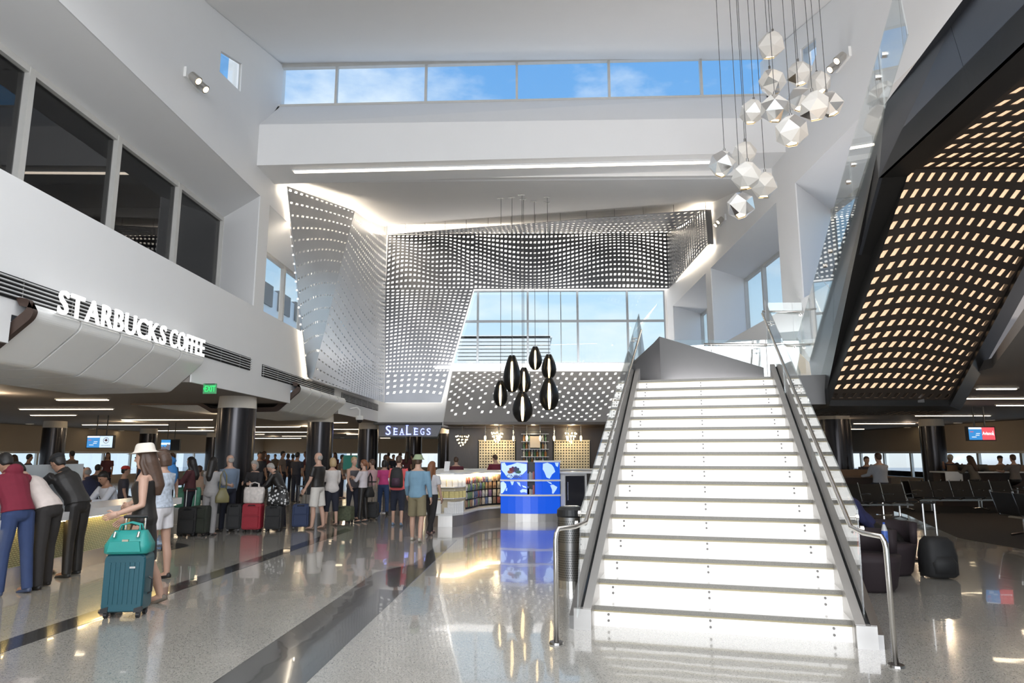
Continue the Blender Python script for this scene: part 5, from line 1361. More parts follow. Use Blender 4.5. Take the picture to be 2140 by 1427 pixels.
    for nm, mm, mat_, vx, it in raw:
        if not mm.v: continue
        if drop: mm.v = [p - V((0, 0, drop)) for p in mm.v]
        mm.v = [p * S for p in mm.v]
        o = mm.build(nm, mat_, root, world=False, smooth=True)
        if vx:
            q = o.modifiers.new('r', 'REMESH'); q.mode = 'VOXEL'; q.voxel_size = vx * (.85 if nm in ('hair', 'body') else 1); q.use_smooth_shade = True
            q = o.modifiers.new('s', 'SMOOTH'); q.iterations = 3; q.factor = .5
            PENDING.append((o, hm if nm == 'body' else None, drop, S))
        else:
            q = o.modifiers.new('s', 'SUBSURF'); q.levels = 1; q.render_levels = 1
        if nm == 'body': first = o
    eyes.v = [(p - V((0, 0, drop))) * S for p in eyes.v]
    eyes.build('eyes', EYEM, root, world=False, smooth=True)
    root['j'] = 0; del root['j']
    RZ = Matrix.Rotation(radians(face), 3, 'Z')
    W_ = lambda p: V((x, y, z0)) + RZ @ ((p - V((0, 0, drop))) * S)
    return dict(root=root, hands=[W_(a[2] + a[3] * .09) for a in armj], sh=[W_(a[0]) for a in armj], back=W_(T((0, -.16, 1.25))), chest=W_(T((0, .14, 1.2))), hip=W_(V((0, 0, .95))), rz=radians(face), S=S)
def finish_people():
    bpy.context.view_layer.update()
    dg = bpy.context.evaluated_depsgraph_get()
    res = [(o, hm, d, S, bpy.data.meshes.new_from_object(o.evaluated_get(dg))) for o, hm, d, S in PENDING]
    for o, hm, d, S, me in res:
        mat_ = o.data.materials[0]
        o.modifiers.clear()
        if hm is not None:
            bm = bmesh.new(); bm.from_mesh(me)
            vs = [bm.verts.new((p - V((0, 0, d))) * S) for p in hm.v]
            for f in hm.f:
                try: bm.faces.new([vs[i] for i in f])
                except ValueError: pass
            bmesh.ops.recalc_face_normals(bm, faces=bm.faces); bm.to_mesh(me); bm.free()
        me.materials.clear(); me.materials.append(mat_); me.shade_smooth()
        o.data = me
def at(px, pytop, pxf, pyf, **k):
    """standing figure: foot point from the floor, height from the head top"""
    f = onz(pxf, pyf, 0); return f.x, f.y, ony(px, pytop, f.y).z
# ------------------------------------------------------------------ luggage and bags
BLKP = M('black_plastic', (.015, .015, .016), .4)
def suitcase(x, y, rz, w, d, h, mat, label, handle=.0, soft=False, z0=0.0):
    t = empty('suitcase', (x, y, z0), label, 'suitcase', None, rz)
    m = MB(); r = .05; prof = []
    for cx_, cz, a0 in ((w / 2 - r, .06 + r, -90), (w / 2 - r, h - r, 0), (-w / 2 + r, h - r, 90), (-w / 2 + r, .06 + r, 180)):
        for k in range(4): a = radians(a0 + 30 * k); prof.append((cx_ + r * cos(a), cz + r * sin(a)))
    m.loft([[V((x_ * s, yy, .06 + (z_ - .06) * s + (h - .06) * (1 - s) / 2)) for x_, z_ in prof] for yy, s in ((-d / 2, .95), (-d / 2 + .02, 1), (d / 2 - .02, 1), (d / 2, .95))])
    m.build('shell', mat, t, world=False, smooth=False)
    m = MB()
    if soft:
        m.loft([[V((x_ * s, yy, .10 + (h - .06) * .45 * q)) for x_, q in ((-w * .4, 0), (w * .4, 0), (w * .4, 1), (-w * .4, 1))] for yy, s in ((-d / 2, 1), (-d / 2 - .025, .95))])
        m.build('front_pocket', mat, t, world=False)
        m = MB(); m.loft([[V((x_ * s, yy, h * .62 + h * .27 * q)) for x_, q in ((-w * .38, 0), (w * .38, 0), (w * .38, 1), (-w * .38, 1))] for yy, s in ((-d / 2, 1), (-d / 2 - .018, .95))]); m.build('top_pocket', mat, t, world=False)
        m = MB(); m.tube([(-w * .4, -d / 2 - .02, h * .55), (w * .4, -d / 2 - .02, h * .55)], .006, 5); m.build('zip', BLKP, t, world=False)
        m = MB(); m.tube([(-.07, -d / 2 - .0, h * .93), (-.05, -d / 2 - .03, h * .95), (.05, -d / 2 - .03, h * .95), (.07, -d / 2, h * .93)], .01, 6); m.build('grab_handle', BLKP, t, world=False)
    else:
        for k in range(7):
            xx = (k - 3) * w * .115; m = MB(); m.loft([[V((xx - .010, yy, .14)), V((xx + .010, yy, .14)), V((xx + .010, yy, h - .08)), V((xx - .010, yy, h - .08))] for yy in (-d / 2 - .008, -d / 2 + .01)]); m.build('shell_rib', mat, t, world=False)
        m = MB(); m.loft([[V((x_, yy, z_)) for x_, z_ in ((w * .14, h * .78), (w * .28, h * .78), (w * .28, h * .81), (w * .14, h * .81))] for yy in (-d / 2 - .012, -d / 2)]); m.build('badge', STEEL, t, world=False)
        for s in (-1, 1):
            m = MB(); m.loft([[V((s * w * .40 - .035, yy, .06)), V((s * w * .40 + .035, yy, .06)), V((s * w * .40 + .04, yy, .12)), V((s * w * .40 - .03, yy, .10))] for yy in (-d / 2 - .008, -d / 2 + .05)]); m.build('corner_guard', BLKP, t, world=False)
        m = MB(); m.tube([(w / 2, 0, h * .35), (w / 2 + .035, 0, h * .38), (w / 2 + .035, 0, h * .58), (w / 2, 0, h * .61)], .01, 6); m.build('side_handle', BLKP, t, world=False)
    for sx_ in (-1, 1):
        for sy in (-1, 1):
            m = MB(); c = V((sx_ * (w / 2 - .045), sy * (d / 2 - .045), .03)); m.tube([c - V((.016, 0, 0)), c + V((.016, 0, 0))], .03, 12); m.box(c.x - .02, c.x + .02, c.y - .02, c.y + .02, .04, .075); m.build('wheel', BLKP, t, world=False)
    if handle:
        for s in (-1, 1): m = MB(); m.tube([(s * w * .24, d * .25, h - .02), (s * w * .24, d * .25, h + handle)], .011, 8); m.build('telescopic_tube', STEEL, t, world=False)
        m = MB(); m.tube([(-w * .30, d * .25, h + handle), (w * .30, d * .25, h + handle)], .018, 8); m.build('handle_grip', BLKP, t, world=False)
    return t
def bag(c, w, d, h, mat, label, cat='bag', rz=0, straps=(.18,), name='tote_bag', squash=.8, pattern=None, strapmat=None):
    """soft bag with its base at c"""
    t = empty(name, c, label, cat, None, rz); m = MB()
    m.loft([[V((a * w / 2 * s, b * d / 2 * q, z * h)) for a, b in ((-1, -.8), (-.8, -1), (0, -1.12), (.8, -1), (1, -.8), (1, .8), (.8, 1), (0, 1.12), (-.8, 1), (-1, .8))] for z, s, q in ((0, .93, .8), (.06, 1, 1), (.4, 1.0, 1.05), (.8, squash + .08, .7), (1, squash, .35))])
    m.build('bag_body', mat, t, world=False, smooth=True)
    for st_ in straps:
        for s in (-1, 1):
            m = MB(); m.tube([(-w * .25, s * d * .2, h * .9), (-w * .22, s * d * .12, h + st_ * .7), (0, s * d * .06, h + st_), (w * .22, s * d * .12, h + st_ * .7), (w * .25, s * d * .2, h * .9)], .011, 6); m.build('strap', strapmat or mat, t, world=False, smooth=True)
    return t
# ------------------------------------------------------------------ the figures in the hall
NEAR = .0115
STAND = ((2, 2), (-3, 2)); WALK = ((18, 6), (-14, 14))
x, y, h = at(25, 955, 18, 1240)
P_hood = person('man in a burgundy hoodie and jeans leaning on the desk at the left edge', -6.16, 8.38, 70, 1.75, lean=28, arms=((40, 10, 40), (38, 12, 40)), head=(0, 18), top=('hoodie', (.17, .012, .03), 'long'), bot=('trousers', (.025, .045, .12)), shoe=(.04, .06, .12), hair=('black', 'short'), skin='tan', vox=NEAR, legs=((2, 4), (-6, 2)))
person('man in a white shirt and dark trousers bending over the desk', -6.06, 8.78, 82, 1.78, lean=46, arms=((58, 8, 12), (45, 10, 35)), head=(0, 25), top=('shirt', (.62, .54, .50), 'long'), bot=('trousers', (.022, .019, .018)), shoe=(.015, .013, .012), hair=('black', 'short'), vox=NEAR, legs=((-4, 0), (8, 8)))
person('man in black with a dark cap leaning on the desk by the frosted screen', -6.24, 9.62, 80, 1.76, lean=34, arms=((50, 8, 30), (48, 8, 30)), head=(0, 10), top=('jacket', (.012, .014, .014), 'long'), bot=('trousers', (.012, .012, .013)), hair=('black', 'short'), skin='tan', hat=('cap', (.012, .012, .014)), vox=NEAR, legs=((-3, 0), (6, 6)))
P_hat = person('woman in a cream brimmed hat and black dress pushing a teal suitcase', -4.26, 7.74, 112, 1.74, True, lean=2, arms=((-2, 8, 72, 4), (0, 10, 50, 6)), head=(-20, 4), top=('tank', (.012, .012, .014), 'none', .84), bot=('skirt', (.012, .012, .014)), shoe=(.16, .13, .10), hair=('brown', 'long'), vox=NEAR, legs=((16, 8), (-10, 10)), hat=('brim', (.72, .66, .58)))
BWP = M('blue_white_print', (.45, .5, .62), .8, var=.75, scale=24)
person('woman in a blue and white print top and white shorts beside the hat woman', -4.92, 9.35, 80, 1.70, True, lean=2, arms=((20, 8, 40), (10, 6, 40)), head=(15, 8), top=('shirt', BWP, 'short', .95), bot=('mini', (.66, .64, .66)), shoe=(.02, .02, .02), hair=('brown', 'bob'), vox=NEAR, legs=STAND)
def stand(label, px, ytop, pxf, pyf, face, **k):
    x, y, h = at(px, ytop, pxf, pyf); return person(label, x, y, face, max(1.5, min(1.9, h)), **k)
P_tote = stand('woman in a dark red jacket with a green tote, standing in the queue', 385, 955, 390, 1114, 100, fem=True, top=('jacket', (.085, .025, .03), 'long'), bot=('leggings', (.02, .022, .035)), hair=('black', 'long'), arms=((25, 12, 60, 20), (30, 10, 70)), legs=STAND, head=(-30, 5))
P_grey = stand('woman in a loose grey outfit with long dark hair and an olive shoulder bag', 437, 956, 435, 1118, -8, fem=True, top=('shirt', (.30, .29, .29), 'half', .84), bot=('trousers', (.26, .25, .25)), shoe=(.05, .04, .04), hair=('black', 'long'), legs=STAND, arms=((25, 12, 70), (20, 14, 60)))
stand('balding man in a denim shirt beside the big column', 470, 951, 472, 1109, 60, top=('shirt', (.16, .21, .29), 'long'), bot=('trousers', (.015, .017, .03)), hair=('grey', 'bald'), legs=STAND, bulk=1.08)
P_old = stand('older woman in a black cardigan and striped top behind a red suitcase', 522, 968, 526, 1101, 170, fem=True, top=('jacket', (.022, .02, .022), 'long'), bot=('trousers', (.03, .03, .04)), hair=('grey', 'bob'), arms=((20, 10, 70, 25), (20, 10, 70, 25)), legs=STAND, head=(0, 15), bulk=1.08)
stand('person in black bending over a floral bag in the queue', 572, 972, 585, 1103, 95, top=('jacket', (.016, .016, .018), 'long'), bot=('trousers', (.02, .02, .022)), hair=('grey', 'short'), lean=24, arms=((30, 8, 30), (30, 8, 30)), head=(0, 20), legs=STAND)
stand('man in a black polo shirt and white shorts in the queue', 662, 946, 660, 1106, 75, top=('shirt', (.014, .013, .014), 'short'), bot=('shorts', (.60, .57, .53)), shoe=(.12, .08, .06), hair=('grey', 'bald'), arms=((10, 10, 20), (12, 10, 20)), legs=((3, 2), (-6, 3)), bulk=1.1)
stand('blonde woman in a white sweater and dark cropped trousers', 693, 957, 690, 1099, 40, fem=True, top=('shirt', (.62, .58, .56), 'long', .80), bot=('capri', (.02, .02, .022)), shoe=(.12, .08, .06), hair=('blond', 'bob'), arms=((20, 10, 50, 15), (15, 10, 40)), legs=STAND, bulk=1.08)
stand('smiling woman in a grey tank top with blond hair facing the hall', 735, 955, 735, 1087, -130, fem=True, top=('tank', (.07, .065, .075), 'none', .88), bot=('leggings', (.02, .022, .035)), hair=('blond', 'short'), arms=((0, 10, 15), (8, 8, 30)), legs=STAND, bulk=1.1)
P_wsh = stand('woman in a white top and black leggings with folded arms', 753, 962, 757, 1091, 75, fem=True, top=('shirt', (.56, .52, .55), 'half', .90), bot=('leggings', (.012, .013, .018)), hair=('red', 'pony'), arms=((28, 6, 80, 40), (28, 6, 80, 40)), legs=STAND)
stand('man in a pale pink checked shirt and light trousers', 775, 962, 775, 1082, 70, top=('shirt', (.58, .38, .40), 'short'), bot=('trousers', (.40, .35, .30)), hair=('brown', 'short'), legs=STAND, arms=((5, 8, 20), (8, 8, 20)))
stand('woman in a bright pink top and jeans walking away near the column', 803, 966, 800, 1074, 10, fem=True, top=('shirt', (.55, .06, .22), 'short'), bot=('trousers', (.03, .06, .15)), hair=('black', 'bob'), legs=WALK)
P_cor = stand('woman in a coral T-shirt with a black backpack walking away', 832, 952, 830, 1098, 0, fem=True, top=('shirt', (.72, .12, .13), 'short', .88), bot=('capri', (.014, .018, .035)), shoe=(.14, .2, .3), hair=('brown', 'short'), legs=((10, 4), (-8, 10)), arms=((12, 12, 30), (5, 12, 30)), bulk=1.12)
stand('man in a blue shirt, khaki shorts and green bucket hat walking away', 876, 950, 870, 1131, -6, top=('shirt', (.16, .28, .38), 'long', .88), bot=('shorts', (.19, .16, .095)), shoe=(.40, .36, .30), hair=('brown', 'short'), hat=('bucket', (.30, .36, .22)), legs=((14, 5), (-10, 12)), arms=((10, 10, 25), (-6, 12, 20)), bulk=1.05, vox=.014)
stand('woman with long auburn hair in a white T-shirt and dark jeans', 903, 962, 900, 1116, -25, fem=True, top=('shirt', (.58, .57, .60), 'short'), bot=('trousers', (.025, .02, .025)), shoe=(.1, .06, .06), hair=('red', 'long'), legs=WALK)
stand('man in a maroon T-shirt standing at the bar counter', 1036, 950, 1036, 1062, 30, top=('shirt', (.16, .02, .04), 'short'), bot=('trousers', (.03, .03, .04)), hair=('brown', 'short'), arms=((30, 8, 60), (30, 8, 50)), legs=STAND, head=(20, 10))
stand('person in a maroon top at the left end of the bar counter', 950, 955, 952, 1062, 10, top=('shirt', (.10, .018, .03), 'long'), bot=('trousers', (.03, .03, .04)), hair=('brown', 'short'), arms=((20, 8, 60), (20, 8, 50)), legs=STAND, bulk=1.1)
def seated(label, px, ytop, pyseat, Y, face, seat=.45, **k):
    p = ony(px, 960, Y); ll = k.pop('legs', ((85, 85), (82, 82)))
    return person(label, p.x, Y, face, k.pop('h', 1.7), legs=ll, **k)
# staff and travellers behind the desk
def sitter(label, px, Y, face, h=1.7, **k):
    p = ony(px, 970, Y); return person(label, p.x, Y, face, h, legs=((84, 84), (86, 86)), spread=6, **k)
sitter('agent in a white shirt sitting behind the desk', 243, 13.2, 150, 1.74, top=('shirt', (.56, .58, .64), 'long'), bot=('trousers', (.02, .02, .03)), hair=('black', 'short'), lean=16, arms=((35, 8, 60), (35, 8, 60)), head=(10, 18), skin='tan')
sitter('traveller in a red cap sitting beyond the agent', 262, 17.5, -60, 1.7, top=('shirt', (.05, .05, .07), 'short'), hat=('cap', (.5, .05, .04)), hair=('black', 'short'), bot=('trousers', (.02, .02, .03)))
sitter('traveller in dark blue stooping in the waiting hall behind the desk', 195, 16.0, 60, 1.76, top=('jacket', (.03, .035, .08), 'long'), bot=('trousers', (.02, .02, .03)), hair=('grey', 'bald'), lean=20)
sitter('woman in a pale dress sitting behind the frosted screen', 172, 18.5, -120, 1.66, fem=True, top=('shirt', (.45, .36, .32), 'short'), bot=('skirt', (.4, .33, .3)), hair=('brown', 'long'))
sitter('dark haired traveller sitting near the left windows, beside the pale dress', 205, 20.5, 20, 1.7, top=('shirt', (.03, .03, .04), 'short'), bot=('trousers', (.02, .02, .03)), hair=('black', 'short'))
person('man with a big blue rucksack standing behind the print-top woman', ony(343, 970, 13.0).x, 13.0, 20, 1.72, top=('shirt', (.04, .06, .10), 'short'), bot=('trousers', (.03, .03, .05)), hair=('brown', 'short'), legs=STAND)
sitter('bare-armed traveller sitting behind the woman in grey', 417, 18.5, 10, 1.7, top=('tank', (.5, .36, .27), 'none'), bot=('shorts', (.05, .05, .06)), hair=('brown', 'short'))
# crowd far back: a few built figures, then copies
protos = []
for k, (tp, hr, fm) in enumerate((((.03, .03, .035), ('black', 'short'), False), ((.10, .03, .035), ('brown', 'long'), True), ((.16, .13, .11), ('black', 'short'), False), ((.05, .06, .11), ('brown', 'bob'), True))):
    p = ony((676, 700, 812, 836)[k], 960, (32, 33, 36, 38)[k])
    q = person(('traveller in black standing far back left of the second column', 'long haired traveller in dark red standing far back behind the queue', 'traveller in grey-brown far back under the blue sign', 'traveller in navy far back under the blue sign')[k], p.x, p.y, (0, 160, 40, -60)[k], 1.7, fem=fm, top=('shirt', tp, 'short'), bot=('trousers', (.02, .02, .025)), hair=hr, legs=STAND, vox=.024, skin='tan')
    protos.append(q['root'])
CROWD = [(542, 24), (551, 28), (590, 27), (602, 33), (621, 24), (560, 36), (575, 40), (505, 26), (612, 30), (640, 28), (715, 26), (806, 30), (822, 34), (850, 31), (862, 36), (300, 24), (318, 29), (225, 27), (150, 24), (118, 31), (60, 22), (30, 27), (345, 34), (360, 27)]
finish_people()
rnd = random.Random(5)
for k, (px, Y) in enumerate(CROWD):
    o = tree_copy(protos[k % 4]); p = ony(px, 960, Y); o.location = (p.x, p.y, 0); o.rotation_euler = (0, 0, rnd.uniform(0, 6.3)); s = rnd.uniform(.93, 1.03); o.scale = (s, s, s)
    o['label'] = 'distant traveller in %s, %s from left in the dim hall' % (('black', 'dark red', 'grey-brown', 'navy')[k % 4], ORD[sorted(range(len(CROWD)), key=lambda i: CROWD[i][0]).index(k)])
    o['group'] = 'distant crowd in the left hall'
# ------------------------------------------------------------------ their luggage
TEAL = M('teal_shell', (.012, .075, .10), .35, var=.06); TEALB = M('teal_leather', (.02, .27, .24), .45, var=.1)
suitcase(-4.14, 7.32, radians(8), .40, .26, .63, TEAL, 'hard teal four-wheeled suitcase in the foreground', handle=.36)
b_ = bag(V((-4.13, 7.28, .632)), .42, .24, .23, TEALB, 'turquoise leather handbag standing on the teal suitcase', 'handbag', radians(8), (.08,), 'handbag', .72)
m = MB(); m.loft([[V((x_, yy, z_)) for x_, z_ in ((-.03, .12), (.03, .12), (.03, .15), (-.03, .15))] for yy in (-.135, -.11)]); m.build('name_plate', M('plate_silver', (.5, .45, .35), .3, 1), b_, world=False)
m = MB(); m.loft([[V((x_, yy, z_)) for x_, z_ in ((-.16, .03), (.16, .03), (.14, .13), (-.14, .13))] for yy in (-.150, -.11)]); m.build('front_pocket', TEALB, b_, world=False)
for s in (-1, 1): m = MB(); m.tube([(s * .115, -.10, .22), (s * .115, -.128, .17)], .014, 8); m.build('strap_buckle', STEEL, b_, world=False)
REDF = M('red_fabric', (.28, .012, .025), .6, var=.1); BLKF = M('black_fabric', (.014, .014, .015), .7, var=.2); NAVF = M('navy_fabric', (.02, .035, .09), .7, var=.15); OLIF = M('dark_green_fabric', (.025, .03, .022), .7); CAMO = M('camouflage_fabric', (.09, .10, .06), .8, var=.6, scale=22)
def sc(px, py, rz, w, d, h, mat, label, handle=0, soft=True): p = onz(px, py, 0); return suitcase(p.x, p.y + d / 2, rz, w, d, h, mat, label, handle, soft)
sc(522, 1113, radians(3), .40, .24, .60, REDF, 'red fabric suitcase with front pockets in the queue', .0)
sc(385, 1122, radians(10), .36, .24, .58, BLKF, 'black suitcase behind the end of the service desk', .35)
sc(412, 1121, radians(-5), .36, .24, .60, OLIF, 'dark green suitcase beside the grey woman', .0)
sc(482, 1112, radians(20), .30, .24, .58, BLKF, 'black suitcase behind the denim-shirted man', .0)
sc(568, 1112, radians(4), .36, .24, .55, BLKF, 'black suitcase under the floral bag', .0)
sc(624, 1107, radians(12), .36, .22, .55, NAVF, 'navy suitcase left of the man in white shorts', .38)
sc(715, 1094, radians(-10), .46, .24, .40, CAMO, 'camouflage duffel case behind the white-sweater woman', .0)
sc(772, 1087, radians(8), .40, .22, .44, BLKF, 'small black trolley case with raised handle beside the folded-arms woman', .5)
FLOW = M('white_print_paper', (.58, .53, .50), .7, var=.45, scale=16)
p = onz(522, 1113, 0); bag(V((p.x, p.y + .12, .602)), .40, .18, .34, FLOW, 'white printed shopping bag standing on the red suitcase', 'bag', 0, (.10,), 'shopping_bag', .98)
FLO2 = bpy.data.materials.new('black_white_floral'); FLO2.use_nodes = True; tt = FLO2.node_tree; vo = N(tt, 'ShaderNodeTexVoronoi'); vo.inputs['Scale'].default_value = 16; r_ = N(tt, 'ShaderNodeValToRGB'); r_.color_ramp.interpolation = 'CONSTANT'
r_.color_ramp.elements[0].color = (.6, .6, .6, 1); r_.color_ramp.elements[1].position = .38; r_.color_ramp.elements[1].color = (.015, .015, .015, 1); tx = N(tt, 'ShaderNodeTexCoord'); tt.links.new(tx.outputs['Object'], vo.inputs['Vector']); tt.links.new(vo.outputs['Distance'], r_.inputs[0]); tt.links.new(r_.outputs[0], tt.nodes['Principled BSDF'].inputs['Base Color'])
p = onz(568, 1112, 0); bag(V((p.x + .06, p.y + .12, .552)), .44, .22, .33, FLO2, 'black bag with white flowers on a black suitcase', 'bag', 0, (.08,), 'floral_bag', .8)
GRNT = M('green_print_tote', (.10, .30, .20), .7, var=.4, scale=14)
p = onz(397, 1110, 0); bag(V((p.x + .02, p.y - .25, .52)), .50, .14, .42, GRNT, 'large green printed tote hanging from the red-jacket woman', 'bag', radians(8), (.42,), 'tote_bag', .95)
OLB = M('olive_leather', (.16, .14, .06), .5, var=.1)
q = P_grey['sh'][1]; bag(V((q.x + .13, q.y - .06, q.z - .62)), .26, .14, .30, OLB, 'olive shoulder bag of the woman in grey', 'handbag', radians(30), (.36,), 'shoulder_bag', .5)
q = P_wsh['sh'][1]; bag(V((q.x + .12, q.y - .12, q.z - .62)), .24, .12, .24, BLKF, 'black shoulder bag of the woman with folded arms', 'handbag', radians(60), (.34,), 'shoulder_bag', .6)
q = P_cor['back']; t = empty('backpack', q - V((0, .08, .27)), 'black backpack on the back of the coral-shirted woman', 'backpack')
m = MB(); m.loft([[V((w * a, -.02 + d_ * b, z)) for a, b in ((-1, -.6), (-.7, -1), (.7, -1), (1, -.6), (1, .9), (-1, .9))] for z, w, d_ in ((0, .12, .06), (.03, .145, .085), (.25, .14, .085), (.40, .12, .07), (.46, .06, .04))]); m.build('pack_body', BLKF, t, world=False, smooth=True)
m = MB(); m.loft([[V((w * a, -.07 + d_ * b, z)) for a, b in ((-1, -.3), (-.7, -1), (.7, -1), (1, -.3), (1, .6), (-1, .6))] for z, w, d_ in ((.04, .10, .06), (.16, .11, .065), (.22, .09, .05))]); m.build('front_pocket', M('backpack_pink_mark', (.05, .02, .04), .6, var=.8, scale=20), t, world=False, smooth=True)
for s in (-1, 1): m = MB(); m.tube([(s * .09, .06, .42), (s * .11, .12, .47), (s * .12, .22, .43), (s * .13, .20, .2)], .018, 6); m.build('shoulder_strap', BLKF, t, world=False)
BLUR = M('blue_rucksack', (.02, .14, .36), .6, var=.3)
p = ony(352, 990, 12.75); t = empty('backpack', (p.x, 12.72, 1.0), 'big blue rucksack on the man behind the print-top woman', 'backpack')
m = MB(); m.ell(V((0, 0, .26)), (.19, .12, .26), None, 12, 8); m.build('pack_body', BLUR, t, world=False, smooth=True)
m = MB(); m.ell(V((0, -.02, .52)), (.15, .12, .09), None, 12, 6); m.build('pack_lid', BLUR, t, world=False, smooth=True)
# chairs / tables dimly seen behind the desk: ticket screens
def screen_pair(px0, px1, px2, py0, py1, Y, label, left, right, zc=3.0):
    A, B, C = ony(px0, py1, Y), ony(px1, py1, Y), ony(px2, py1, Y); T_ = ony(px0, py0, Y).z
    t = empty('flight_screen', (B.x, Y, A.z), label, 'screen')
    MB().box(A.x - .03, C.x + .03, Y, Y + .12, A.z - .03, T_ + .03).build('casing', BLKP, t)
    for x0, x1, fn in ((A.x, B.x, left), (B.x + .01, C.x, right)): fn(t, x0, x1, A.z, T_, Y)
    for f in (.3, .7):
        x = A.x + (C.x - A.x) * f; m = MB(); m.tube([(x, Y + .06, T_), (x, Y + .06, zc)], .02, 6); m.build('drop_pole', BLKP, t)
SBL = M('screen_blue', (.03, .15, .4), .3, emit=(.04, .26, .62), es=.9); SWH = M('screen_white', (.5, .6, .7), .3, emit=(.62, .78, .92), es=.9); SRD = M('screen_red', (.5, .05, .06), .3, emit=(.75, .10, .13), es=.9); LRED = M('logo_red', (.55, .02, .03), .4, emit=(.7, .04, .04), es=.6); SDK = M('screen_off', (.01, .01, .012), .15)
WTX = M('screen_text_white', (.7, .7, .7), .4, emit=(.85, .88, .95), es=.9)
def blue_screen(t, x0, x1, z0, z1, Y):
    MB().box(x0, x1, Y - .01, Y, z0, z1).build('display', SBL, t); h = z1 - z0
    MB().box(x0, x1, Y - .013, Y - .010, z1 - .14 * h, z1).build('header_bar', WTX, t)
    for k, (a, b) in enumerate(((.1, .35), (.55, .85), (.5, .8), (.2, .55))): MB().box(x0 + a * (x1 - x0), x0 + b * (x1 - x0), Y - .013, Y - .010, z0 + (.62 - .14 * k) * h, z0 + (.67 - .14 * k) * h).build('text_line', WTX if k else SRD, t)
def leaf_screen(t, x0, x1, z0, z1, Y):
    MB().box(x0, x1, Y - .01, Y, z0, z1).build('display', SWH, t); c = V(((x0 + x1) / 2, Y - .014, z0 + (z1 - z0) * .62)); r = (z1 - z0) * .26
    m = MB(); n = 20; ps = [(r * cos(2 * pi * k / n), r * sin(2 * pi * k / n)) for k in range(n)]
    for k in range(n): a, b = ps[k], ps[(k + 1) % n]; m.quad(c + V((a[0], 0, a[1])), c + V((b[0], 0, b[1])), c + V((b[0] * .86, 0, b[1] * .86)), c + V((a[0] * .86, 0, a[1] * .86)))
    m.build('logo_ring', LRED, t)
    lf = [(0, 1), (.14, .62), (.34, .72), (.28, .3), (.62, .44), (.58, .24), (.85, .12), (.5, -.22), (.55, -.4), (.08, -.34), (.05, -.75)]
    lf = lf + [(-a, b) for a, b in lf[::-1][:-1]]
    m = MB(); cc = [c + V((a * r * .72, -.001, b * r * .72)) for a, b in lf]; m.add(cc + [c + V((0, -.001, 0))], [(i, (i + 1) % len(cc), len(cc)) for i in range(len(cc))]); m.build('maple_leaf', LRED, t)
    text_obj('AIR CANADA', (z1 - z0) * .13, (c.x, Y - .013, z0 + (z1 - z0) * .14), (1, 0, 0), (0, 0, 1), M('logo_text_grey', (.2, .25, .3), .4), t, center=True, depth=.001)
def city_screen(t, x0, x1, z0, z1, Y):
    MB().box(x0, x1, Y - .01, Y, z0, z1).build('display', SBL, t); rnd = random.Random(4); n = 9
    MB().box(x0, x1, Y - .012, Y - .01, z0 + .5 * (z1 - z0), z0 + .72 * (z1 - z0)).build('sky_glow', SWH, t)
    for k in range(n): MB().box(x0 + k * (x1 - x0) / n, x0 + (k + .8) * (x1 - x0) / n, Y - .015, Y - .012, z0, z0 + rnd.uniform(.25, .62) * (z1 - z0)).build('skyline_block', M('skyline_amber', (.1, .08, .08), .5, emit=(.25, .16, .1), es=.5), t)
def dark_screen(t, x0, x1, z0, z1, Y): MB().box(x0, x1, Y - .01, Y, z0, z1).build('display', SDK, t)
def avi_screen(t, x0, x1, z0, z1, Y):
    MB().box(x0, x1, Y - .01, Y, z0, z1).build('display', SRD, t); h = z1 - z0
    text_obj('Avianca', h * .36, ((x0 + x1) / 2 - .06 * (x1 - x0), Y - .013, z0 + .40 * h), (1, 0, 0), (0, 0, 1), WTX, t, center=True, sx=.78, depth=.001, bold=.004)
    m = MB(); m.ext([(x1 - .18 * (x1 - x0), Y - .014, z0 + .72 * h), (x1 - .10 * (x1 - x0), Y - .014, z0 + .34 * h), (x1 - .07 * (x1 - x0), Y - .014, z0 + .34 * h), (x1 - .13 * (x1 - x0), Y - .014, z0 + .72 * h)], (0, .003, 0)); m.build('logo_stroke', WTX, t)
screen_pair(181, 207, 234, 911, 935, 24, 'twin screen with blue listing and red maple leaf logo hanging on the left', blue_screen, leaf_screen)
screen_pair(336, 355, 373, 919, 940, 30, 'half dark twin screen with city view hanging behind the hat woman', city_screen, dark_screen)
screen_pair(2026, 2053, 2080, 893, 919, 20, 'twin screen with blue listing and red Avianca panel hanging on the right', blue_screen, avi_screen)
def one_blue(t, x0, x1, z0, z1, Y): blue_screen(t, x0, x1, z0, z1, Y)
screen_pair(851, 858, 866, 929, 945, 40, 'small blue screen far back under the blue sign', blue_screen, lambda t, a, b, c, d, Y: MB().box(a, b, Y - .01, Y, c, d).build('display', SWH, t))
q = ony(731, 975, 22); t = empty('flight_screen', (q.x, 22, .9), 'dark green information screen on a stand in the queue', 'screen')
MB().box(q.x - .22, q.x + .22, 22, 22.06, 1.15, 1.6).build('display', M('screen_green', (.01, .05, .04), .2, emit=(.02, .12, .09), es=.5), t); MB().box(q.x - .04, q.x + .04, 22.02, 22.06, .0, 1.15).build('post', BLKP, t)
